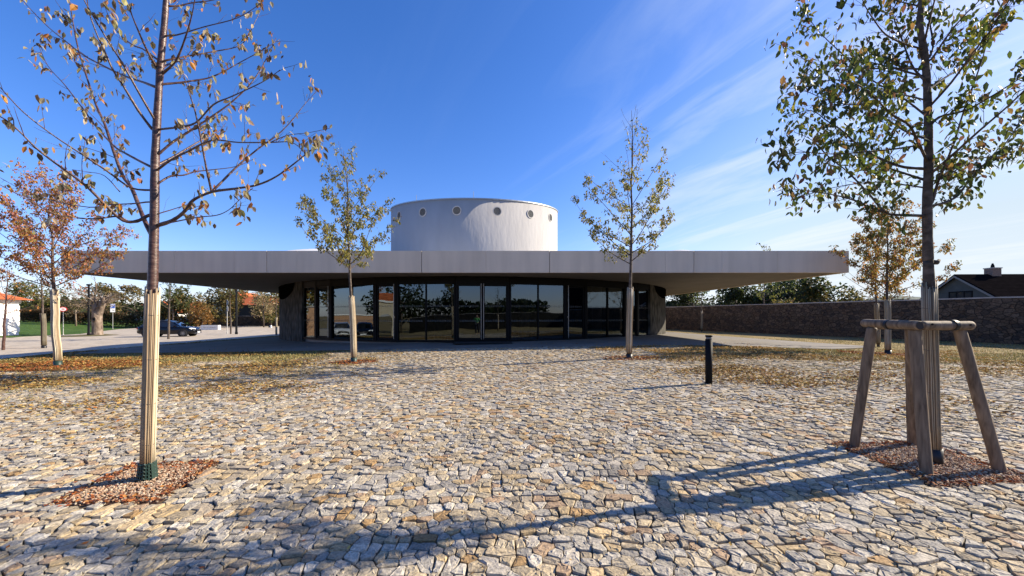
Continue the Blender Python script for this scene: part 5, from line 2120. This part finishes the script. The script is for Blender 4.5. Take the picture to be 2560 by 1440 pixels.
b = G(282, 823)
ps_ = thing('parking_sign', 'blue and white parking sign on a thin pole at the lawn edge', 'road sign', b)
hz = (823 - 760) / F * b.y
pole(ps_, b, hz)
out, side = facing(b, (-20, 0))
c = b + Vector((0, 0, hz - .62)) + out * .05
mb = MB(); mb.obox(c, side, out, up, .27, .006, .64); mb.obj('sign_plate', wht, ps_)
mb = MB(); mb.obox(c + up * .27 + out * .0085, side, out, up, .235, .002, .29); mb.obj('sign_face', blu, ps_)
mb = MB()   # letter P and the arrow
q = c + up * .30 + out * .0125
mb.obox(q - side * .10, side, out, up, .035, .0015, .22)
mb.obox(q + side * .0 + up * .19, side, out, up, .064, .0015, .03)
mb.obox(q + side * .0 - up * .01, side, out, up, .064, .0015, .03)
mb.obox(q + side * .085 + up * .09, side, out, up, .03, .0015, .085)
mb.obj('letter', wht, ps_)
mb = MB()
q = c - up * .36 + out * .0085
mb.obox(q + side * .02, side, out, up, .10, .0015, .022)
mb.prism([q + side * .12 + up * .09 - out * .0015, q + side * .20 - out * .0015, q + side * .12 - up * .09 - out * .0015], out * .003)
mb.obj('arrow', blk, ps_)

b = G(568, 834)
bs = thing('road_sign', 'road sign seen from the back with a round and a rectangular grey plate', 'road sign', b)
hz = (834 - 749) / F * b.y
pole(bs, b, hz, .035)
out, side = Vector((-.52, -.85, 0)).normalized(), Vector((.85, -.52, 0)).normalized()
c = b + Vector((0, 0, hz - .36)) + Vector((0, .04, 0))
mb = MB(); disc(mb, c, -out, side, .22, .34); mb.obj('sign_plate', gry, bs)
mb = MB(); mb.obox(c - up * .72, side, out, up, .17, .006, .26); mb.obj('sign_plate', wht, bs)

for (px_, py_, H, lab) in ((222, 839, 5.2, 'slim dark lamp post in front of the gnarled old tree'), (591, 836, 5.6, 'slim dark lamp post beside the crooked thin tree')):
    b = G(px_, py_)
    lp = thing('lamp_post', lab, 'lamp post', b, 'dark lamp posts along the parking road')
    mb = MB(); mb.lathe(b, [(.14, -.02), (.14, .25), (.11, .3), (.10, 1.2), (.085, H)], 12); mb.obj('pole', M['black_metal'], lp, smooth=True)
    mb = MB(); mb.lathe(b + Vector((0, 0, H)), [(.09, .002), (.2, .06), (.2, .12), (.12, .18)], 14); mb.obj('lamp_head', M['black_metal'], lp, smooth=True)

b = G(527, 824.5)
be = thing('bench', 'low white stone block with a faint line of lettering by the road', 'stone block', b)
mb = MB()
ax = Vector((1, .12, 0)).normalized(); out = Vector((ax.y, -ax.x, 0))
hw = 20 / F * b.y; hh = 11.5 / F * b.y
mb.obox(b + up * hh / 2, ax, out, up, hw, .32, hh / 2)
mb.obj('block', mat('white_stone', (.74, .72, .66), .8)[0], be)
mb = MB(); random.seed(9)
x_ = -hw * .72
while x_ < hw * .75:
    w2 = random.uniform(.03, .07)
    mb.obox(b + up * (hh * .52) + ax * (x_ + w2 / 2) + out * .3215, ax, out, up, w2 / 2 + .001, .0012, random.choice((.045, .02, .035, .008)))
    x_ += w2
mb.obj('lettering', mat('faded_letters', (.40, .36, .28), .8)[0], be)
b = G(556, 823)
# low pale kerb line in front of the low wall, with a short post at its end
b = G(676, 819)
kp = thing('post', 'short dark and white post at the end of the pale kerb', 'post', b)
mb = MB(); mb.box((b.x - .28, b.y - .1, b.z - .02), (b.x - .02, b.y + .1, b.z + .42)); mb.obj('dark_block', M['black_metal'], kp)
mb = MB(); mb.box((b.x - .015, b.y - .1, b.z - .02), (b.x + .2, b.y + .1, b.z + .40)); mb.obj('white_block', wht, kp)
sheet('kerb', [(-57, 73.2), (-44, 72.4), (-44, 73.2), (-57, 74.0)], .10, mat('pale_kerb', (.62, .57, .47), .85)[0], 'pale kerb strip below the low dark stone wall', cat='kerb')

# ------------------------------------------------------------------ cars
def make_car(label, base, heading, paint, group=None):
    root = thing('parked_car', label, 'car', base, group)
    root.rotation_euler = (0, 0, heading)
    def put(mb, nm, m, par=None, smooth=False):
        o = mb.obj(nm, m, None, smooth, origin=(0, 0, 0)); o.parent = par or root; o.location = (0, 0, 0)
        return o
    def loft(mb, st, closed=True):
        """st: list of cross-sections of equal length"""
        n = len(st[0]); o = len(mb.v)
        for s in st:
            mb.v += [tuple(p) for p in s]
        for i in range(len(st) - 1):
            for k in range(n - 1):
                mb.f.append((o + i * n + k, o + i * n + k + 1, o + (i + 1) * n + k + 1, o + (i + 1) * n + k)); mb.c.append((1, 1, 1))
        mb.f.append(tuple(o + k for k in range(n))); mb.c.append((1, 1, 1))
        mb.f.append(tuple(o + (len(st) - 1) * n + k for k in reversed(range(n)))); mb.c.append((1, 1, 1))
    # lower body: (x, half width, z bottom, z shoulder)
    S = [(-2.32, .66, .50, .86), (-2.26, .80, .36, .98), (-2.05, .90, .30, 1.04), (-1.5, .94, .28, 1.05), (-.7, .95, .26, 1.03), (.3, .95, .26, 1.01), (1.1, .94, .27, .99), (1.6, .92, .29, .95), (2.0, .88, .30, .88), (2.22, .78, .30, .78), (2.32, .60, .38, .66)]
    mb = MB()
    st_ = []
    for (x, hw, zb, zs) in S:
        sec = [(x, -hw * .55, zb), (x, -hw * .95, zb + .05), (x, -hw, zb + .2), (x, -hw * .99, zs - .16), (x, -hw * .93, zs - .03), (x, -hw * .80, zs), (x, -hw * .4, zs + .025), (x, 0, zs + .035)]
        sec += [(a, -b_, c) for a, b_, c in reversed(sec[:-1])]
        st_.append(sec)
    loft(mb, st_)
    body = put(mb, 'body', paint, smooth=True)
    # greenhouse: dark glass volume and painted roof and pillars
    Gp = [(-2.02, .70, 1.06, 1.10), (-1.75, .70, 1.06, 1.36), (-1.3, .69, 1.05, 1.52), (-.5, .68, 1.04, 1.575), (.15, .67, 1.03, 1.555), (.55, .66, 1.02, 1.44), (1.15, .66, 1.01, 1.06)]
    mb = MB(); st_ = []
    for (x, hw, z0, z1) in Gp:
        w0 = .86 - (.02 if x > 0 else 0)
        tpw = w0 + (hw - w0) * (z1 - z0) / .53
        sec = [(x, -w0, z0 - .03), (x, -(w0 * .55 + tpw * .45), z0 + (z1 - z0) * .55), (x, -tpw, z1 - .02), (x, -tpw * .6, z1 + .004), (x, 0, z1 + .012)]
        sec += [(a, -b_, c) for a, b_, c in reversed(sec[:-1])]
        st_.append(sec)
    loft(mb, st_)
    put(mb, 'windows', mat('car_glass', (.012, .014, .018), .05, 0, .9)[0], smooth=True)
    mb = MB()
    st_ = []
    for (x, hw, z0, z1) in Gp[1:6]:
        sec = [(x, -hw - .01, z1 - .05), (x, -hw * .98, z1 + .002), (x, -hw * .6, z1 + .028), (x, 0, z1 + .036)]
        sec += [(a, -b_, c) for a, b_, c in reversed(sec[:-1])]
        st_.append(sec)
    loft(mb, st_)
    put(mb, 'roof', paint, smooth=True)
    mb = MB()
    for s in (-1, 1):
        for (xa, za, xb, zb_) in ((-.35, 1.04, -.42, 1.55), (.62, 1.42, 1.18, 1.03), (-1.35, 1.06, -1.42, 1.5)):
            mb.tube([(xa, s * (.862 if za < 1.2 else .70), za), (xb, s * (.70 if zb_ > 1.2 else .862), zb_)], .028, 6)
    put(mb, 'pillar', paint)
    tyre_m = M['rubber']; rim_m = mat('alloy', (.30, .31, .32), .3, .9)[0]
    for x in (-1.42, 1.42):
        for s in (-1, 1):
            mb = MB()
            prof = [(.22, -.115), (.335, -.115), (.355, -.09), (.36, 0), (.355, .09), (.335, .115), (.22, .115)]
            mb.lathe((0, 0, 0), prof, 24, cap=False)
            mb.v = [(x + a, s * .845 + c, .36 + b_) for a, b_, c in mb.v]
            wh = put(mb, 'wheel', tyre_m, smooth=True)
            mb = MB()
            for k in range(10):
                a = k * math.pi / 5
                d = Vector((math.cos(a), 0, math.sin(a)))
                mb.obox(Vector((x, s * .945, .36)) + d * .12, d, (0, 1, 0), d.cross(Vector((0, 1, 0))), .11, .012, .02)
            mb.lathe((0, 0, 0), [(.05, -.02), (.05, .02)], 10)
            k0 = len(mb.v) - 20
            mb.v = mb.v[:k0] + [(x + a, s * .945 + c, .36 + b_) for a, b_, c in mb.v[k0:]]
            put(mb, 'rim', rim_m, wh)
            mb = MB(); mb.lathe((0, 0, 0), [(.44, -.01), (.44, .012)], 26)
            mb.v = [(x + a, s * .935 + c, .40 + b_) for a, b_, c in mb.v]
            put(mb, 'wheel_arch', M['rubber'])
    for s in (-1, 1):
        mb = MB()
        mb.add([(2.235, s * .42, .70), (2.05, s * .84, .74), (1.86, s * .915, .86), (2.02, s * .80, .885), (2.20, s * .46, .83), (2.275, s * .45, .765)], [(0, 1, 2, 3, 4, 5)] if s < 0 else [(5, 4, 3, 2, 1, 0)])
        mb.v = [(a + .03, b_ + s * .012, c) for a, b_, c in mb.v]
        put(mb, 'headlight', M['lens'])
        mb = MB(); mb.obox((.82, s * 1.02, 1.06), (1, 0, 0), (0, 1, 0), (0, 0, 1), .09, .10, .065); put(mb, 'mirror', paint)
        mb = MB(); mb.obox((-2.235, s * .68, .86), (1, 0, 0), (0, 1, 0), (0, 0, 1), .05, .14, .06); put(mb, 'tail_light', red)
    mb = MB(); mb.obox((2.30, 0, .62), (1, 0, 0), (0, 1, 0), (0, 0, 1), .04, .40, .10); put(mb, 'grille', M['guard_black'])
    mb = MB(); mb.obox((2.325, 0, .665), (1, 0, 0), (0, 1, 0), (0, 0, 1), .03, .38, .014); disc(mb, Vector((2.35, 0, .655)), Vector((1, 0, 0)), Vector((0, 1, 0)), .075, .075, 16, .015); put(mb, 'emblem', M['steel'])
    mb = MB(); mb.obox((2.345, 0, .45), (1, 0, 0), (0, 1, 0), (0, 0, 1), .012, .26, .055); put(mb, 'number_plate', wht)
    mb = MB(); mb.obox((2.26, 0, .345), (1, 0, .1), (0, 1, 0), (-.1, 0, 1), .06, .70, .025); put(mb, 'bumper_trim', M['steel'])
    mb = MB()
    for s in (-1, 1):
        mb.tube([(-1.5, s * .70, 1.55), (-.5, s * .69, 1.605), (.1, s * .685, 1.585)], .014, 5)
    put(mb, 'roof_rail', M['steel'])
    return root


blackp = mat('black_car_paint', (.004, .0045, .007), .16, 0, .45)[0]
whitep = mat('white_car_paint', (.72, .72, .72), .2, 0, .6)[0]
b = G(430, 843)
CARB = b
make_car('shiny black sports utility car on the pale parking road', b + Vector((-.95, .9, -.0)), R(17), blackp)

# ------------------------------------------------------------------ what stands behind the viewer and shows in the glass front
def bay_reflect(px_):
    for (pl, pr, kind, div) in BAYS:
        if pl <= px_ <= pr:
            p0, p1, ax, out, L = bayframe(pl, pr)
            q = ray_on_bay(px_, p0, out)
            u = Vector(((px_ - 1280) / F, 1, 0)); u.normalize()
            r = u - out * (2 * u.dot(out))
            return q, r, q.length


def mirror_pos(px_, t):
    q, r, l = bay_reflect(px_)
    return q + r * t


# tan brick wall with a pillar, seen in the first pane
qa = mirror_pos(760, 22); qb = mirror_pos(790, 22)
dirv = (qb - qa).normalized()
bw = thing('brick_wall', 'sunlit tan brick wall with a taller pillar mirrored in the end pane', 'wall', (qa.x, qa.y, zg(qa.x, qa.y)))
nrm = Vector((1, 0, 0))
pc_ = mirror_pos(782, 22)
mb = MB(); mb.box((qa.x - 1.2, min(qa.y, qb.y) - 3.0, -.6), (qa.x - .8, max(qa.y, qb.y) + 2, 1.75)); mb.obj('masonry', M['brick'], bw)
mb = MB(); mb.box((qa.x - 1.3, pc_.y - .55, -.6), (qa.x - .6, pc_.y + .55, 2.5)); mb.obj('pillar', M['brick'], bw)
mb = MB(); mb.box((qa.x - 1.38, pc_.y - .63, 2.503), (qa.x - .52, pc_.y + .63, 2.63)); mb.obj('coping', M['cope'], bw)
qc = mirror_pos(850, 34)
bw2 = thing('brick_wall', 'long tan garden wall with pale coping mirrored behind the white car', 'wall', (qc.x, qc.y, zg(qc.x, qc.y)))
mb = MB(); mb.box((qc.x - 1.2, qc.y - 9, -.8), (qc.x - .8, qc.y + 5.5, 1.7)); mb.obj('masonry', M['brick'], bw2)
mb = MB(); mb.box((qc.x - 1.3, qc.y - 9, 1.703), (qc.x - .7, qc.y + 5.5, 1.86)); mb.obj('coping', M['white_paint'], bw2)
qd = mirror_pos(852, 26)
qd.z = zg(qd.x, qd.y)
make_car('white car mirrored in the glass front', qd, R(18), whitep)
qe = mirror_pos(912, 24); qe.z = zg(qe.x, qe.y)
make_car('dark car mirrored in the glass front', qe, R(30), blackp)
# gatehouse with an arch
qg = mirror_pos(963, 34)
vv, ss = facing(qg, (-3, 17))
gh = thing('gatehouse', 'tan gatehouse with an arched doorway mirrored in a glass door', 'gatehouse', (qg.x, qg.y, zg(qg.x, qg.y)))
mb = MB()
outl = []
W2, H2, aw, ah = 2.3, 4.4, .85, 2.0
arc = [Vector((aw * math.cos(a), ah + aw * math.sin(a))) for a in [math.pi * k / 12 for k in range(13)]]
poly2 = [(-W2, -.6), (-aw, -.6), (-aw, ah)] + [(-p.x * -1 * -1, p.y) for p in arc[1:-1]][::-1][::1] + [(aw, ah), (aw, -.6), (W2, -.6), (W2, H2), (-W2, H2)]
poly2 = [(-W2, -.6), (-aw, -.6), (-aw, ah)] + [(aw * math.cos(math.pi - math.pi * k / 12), ah + aw * math.sin(math.pi * k / 12)) for k in range(1, 12)] + [(aw, ah), (aw, -.6), (W2, -.6), (W2, H2), (-W2, H2)]
gz0 = zg(qg.x, qg.y)
ps3 = [Vector((qg.x, qg.y, gz0)) + ss * a + Vector((0, 0, z)) for a, z in poly2]
mb.prism(ps3, -vv * .8)
mb.obj('wall', noise_mat('gate_stone', [(.48, .40, .28), (.56, .48, .35)], 2, 5, .9), gh)
mb = MB(); mb.obox(Vector((qg.x, qg.y, gz0 + H2 + .12)) - vv * .4, ss, vv, up, W2 + .3, .6, .11); mb.obj('cornice', M['white_paint'], gh)
mb = MB(); mb.obox(Vector((qg.x, qg.y, gz0 + H2 + .75)) - vv * .4, ss, vv, up, W2, .5, .5); mb.obj('roof', M['roof_red'], gh)
hb_ = MB(); random.seed(555)
for _ in range(9000):
    x = random.uniform(-46, 44); y_ = -39 + random.uniform(-1, 1)
    u = random.random() ** .7 * (3.4 + 2.6 * fbm(x * .16, 1, 88))
    dd = Vector((random.gauss(0, 1), random.gauss(0, 1), random.gauss(0, 1))).normalized()
    hb_.leaf(Vector((x, y_, u - .2)), dd, dd.orthogonal().normalized(), .8, .55, pick(darkg))
tag(hb_.obj('hedge', M['leaf'], origin=Vector((0, -39, 0))), 'tall dark hedge mirrored along the skyline in the middle panes', 'hedge')
# dark trees and a hedge line behind the viewer
BT = 'trees behind the square seen only in the glass'
k = 0
random.seed(600)
for (x, y, h, rx, cols) in ((-46, 20, 8, 3.5, gold), (-49, 13, 9, 4.0, oliveb), (-50, 5, 8, 4, darkg), (-44, -6, 8, 3.5, darkg), (-34, -16, 8, 4, darkg), (-26, -24, 9, 4.5, darkg), (-17, -28, 8, 4.5, darkg), (-6, -34, 5.5, 4, darkg), (6, -36, 4.5, 4, darkg), (16, -30, 7, 4, darkg), (27, -26, 4.5, 4, darkg)):
    far_tree(['dark tree', 'broad dark tree', 'tall dark tree', 'round dark tree', 'leafy dark tree'][k % 5] + ' behind the viewer, ' + ['beside the pillar', 'over the garden wall', 'past the white car', 'near the gatehouse', 'left of the square', 'at the back left', 'at the back', 'at the middle of the back row', 'right of the middle', 'at the back right', 'near the second house'][k] + ', mirrored only',
             (x, y, zg(x, y)), h, h * .6, rx, h * .42, cols, 1300, .5, 610 + k, .2, .25, group=BT)
    k += 1
wall('stone_wall', 'dark stone wall behind the square, mirrored low in the middle panes', (-22, -19), (33, -15), 2.1, .5, rubble_mat('dark_rubble', [(.03, .028, .02), (.05, .045, .035), (.02, .02, .016)], 3.0, (.012, .012, .01)))  # stone colours darker than in the other rubble walls
for i, (x, y) in enumerate(((-2.5, -9), (3.4, -11), (6.0, -8), (7.8, -12))):
    young_tree(['slim green young tree mirrored in the door beside the person', 'young tree mirrored in the glass right of the double door', 'bushy young tree mirrored nearest to the tall glass pane', 'young tree mirrored farthest back behind the setts'][i], Vector((x, y, zg(x, y))), 5.8, 2.4, 1.5, green, 640 + i, .15, 1.2, 2.0, .055, .7, (0, 0), None, .8, 14, guard=None)
h8, put8, rf8 = gable_house('house', 'dark roofed house with a chimney mirrored in the right panes', (36.5, -14, 0), R(58), 9, 12, 2.8, 6.2, noise_mat('grey_render_b', [(.26, .26, .25), (.32, .32, .30)], 2, 4, .9), M['roof_dark'])
mb = MB(); mb.box((5.2, -.5, 5.6), (6.3, .5, 7.2)); put8(mb, 'chimney', M['cope'], rf8)

# ------------------------------------------------------------------ the photographer, mirrored in the double door
def skin_mesh(name, verts, edges, radii, mat_, root_i=0, sub=2):
    me = bpy.data.meshes.new(name)
    me.from_pydata(verts, edges, [])
    o = bpy.data.objects.new(name, me)
    COL.objects.link(o)
    md = o.modifiers.new('skin', 'SKIN')
    sv = me.skin_vertices[0].data if me.skin_vertices else None
    if sv is None:
        return o
    for i, r_ in enumerate(radii):
        sv[i].radius = r_ if hasattr(r_, '__len__') else (r_, r_)
        sv[i].use_root = (i == root_i)
    md.use_smooth_shade = True
    ms = o.modifiers.new('sub', 'SUBSURF'); ms.levels = sub; ms.render_levels = sub
    me.materials.append(mat_)
    return o


def make_skin(name, verts, edges, radii, m, root_i=0):
    me = bpy.data.meshes.new(name)
    me.from_pydata(verts, edges, [])
    o = bpy.data.objects.new(name, me)
    COL.objects.link(o)
    bpy.context.view_layer.objects.active = o
    o.select_set(True)
    md = o.modifiers.new('skin', 'SKIN')
    md.use_smooth_shade = True
    for i, r_ in enumerate(radii):
        o.data.skin_vertices[0].data[i].radius = r_ if hasattr(r_, '__len__') else (r_, r_)
        o.data.skin_vertices[0].data[i].use_root = (i == root_i)
    ms = o.modifiers.new('sub', 'SUBSURF'); ms.levels = 2; ms.render_levels = 2
    me.materials.append(m)
    o.select_set(False)
    return o


pz = zg(0, -.55)
per = thing('person', 'person in green top and dark trousers holding up a phone, mirrored in the door', 'person', (0, -.55, pz))


def sk(v): return v


V = [(0, 0, .95), (0, 0, 1.12), (0, 0, 1.30), (0, .01, 1.44), (0, .015, 1.52), (0, .03, 1.60), (0, .03, 1.71),        # 0-6 pelvis..head top
     (-.18, .0, 1.41), (-.24, .10, 1.22), (-.13, .32, 1.44), (-.08, .37, 1.52),      # 7-10 left arm
     (.18, .0, 1.41), (.24, .10, 1.22), (.13, .32, 1.44), (.08, .37, 1.52),          # 11-14 right arm
     (-.10, 0, .90), (-.11, .02, .50), (-.11, -.02, .09), (-.115, .13, .035),         # 15-18 left leg
     (.10, 0, .90), (.11, .02, .50), (.11, -.02, .09), (.115, .13, .035)]             # 19-22
E = [(0, 1), (1, 2), (2, 3), (3, 4), (4, 5), (5, 6), (3, 7), (7, 8), (8, 9), (9, 10), (3, 11), (11, 12), (12, 13), (13, 14), (0, 15), (15, 16), (16, 17), (17, 18), (0, 19), (19, 20), (20, 21), (21, 22)]
RA = [(.15, .11), (.14, .10), (.16, .11), (.09, .08), (.055, .055), (.085, .10), (.06, .075), .06, .045, .035, .03, .06, .045, .035, .03, .095, .065, .045, .035, .095, .065, .045, .035]
skin_m = mat('skin', (.50, .30, .22), .6)[0]
body = make_skin('body', V, E, RA, skin_m)
body.parent = per
JV = [V[i] for i in (0, 1, 2, 3, 7, 8, 9, 11, 12, 13)]
JE = [(0, 1), (1, 2), (2, 3), (3, 4), (4, 5), (5, 6), (3, 7), (7, 8), (8, 9)]
jk = make_skin('jacket', JV, JE, [(.175, .135), (.165, .125), (.185, .135), (.10, .095), .078, .06, .047, .078, .06, .047], mat('green_top', (.10, .42, .12), .8)[0]); jk.parent = per
TV = [V[i] for i in (0, 15, 16, 17, 19, 20, 21)]
tr_o = make_skin('trousers', TV, [(0, 1), (1, 2), (2, 3), (0, 4), (4, 5), (5, 6)], [(.172, .13), .115, .085, .065, .115, .085, .065], mat('dark_trousers', (.02, .025, .04), .85)[0]); tr_o.parent = per
hr = make_skin('hair', [(0, -.01, 1.62), (0, .0, 1.69), (0, .015, 1.735)], [(0, 1), (1, 2)], [(.085, .09), (.088, .10), (.06, .07)], mat('brown_hair', (.05, .03, .02), .7)[0]); hr.parent = per
mb = MB()
for s in (-1, 1):
    for f_ in range(4):
        z = 1.475 + f_ * .022
        mb.tube([(s * .085, .375 - .55, z + pz), (s * .088, .40 - .55, z + .004 + pz), (s * (.076 - .003 * f_), .416 - .55, z + .006 + pz)], [.010, .009, .007], 6)
    mb.tube([(s * .08, .36 - .55, 1.47 + pz), (s * .06, .352 - .55, 1.50 + pz), (s * .05, .35 - .55, 1.525 + pz)], [.011, .010, .008], 6)
mb.obj('fingers', skin_m, per, smooth=True)
mb = MB()
for s in (-1, 1):
    mb.obox((s * .035, -.55 + .135, 1.645 + pz), (1, 0, 0), (0, 1, 0), (0, 0, 1), .014, .006, .006)
mb.obj('eyes', blk, per)
mb = MB(); mb.obox((0, -.55 + .385, 1.52 + pz), (1, 0, 0), (0, 1, 0), (0, 0, 1), .078, .004, .038)
tag(mb.obj('phone', M['black_metal'], origin=Vector((0, -.165, 1.52 + pz))), 'dark phone held up in both hands by the mirrored person', 'phone')
print('done')
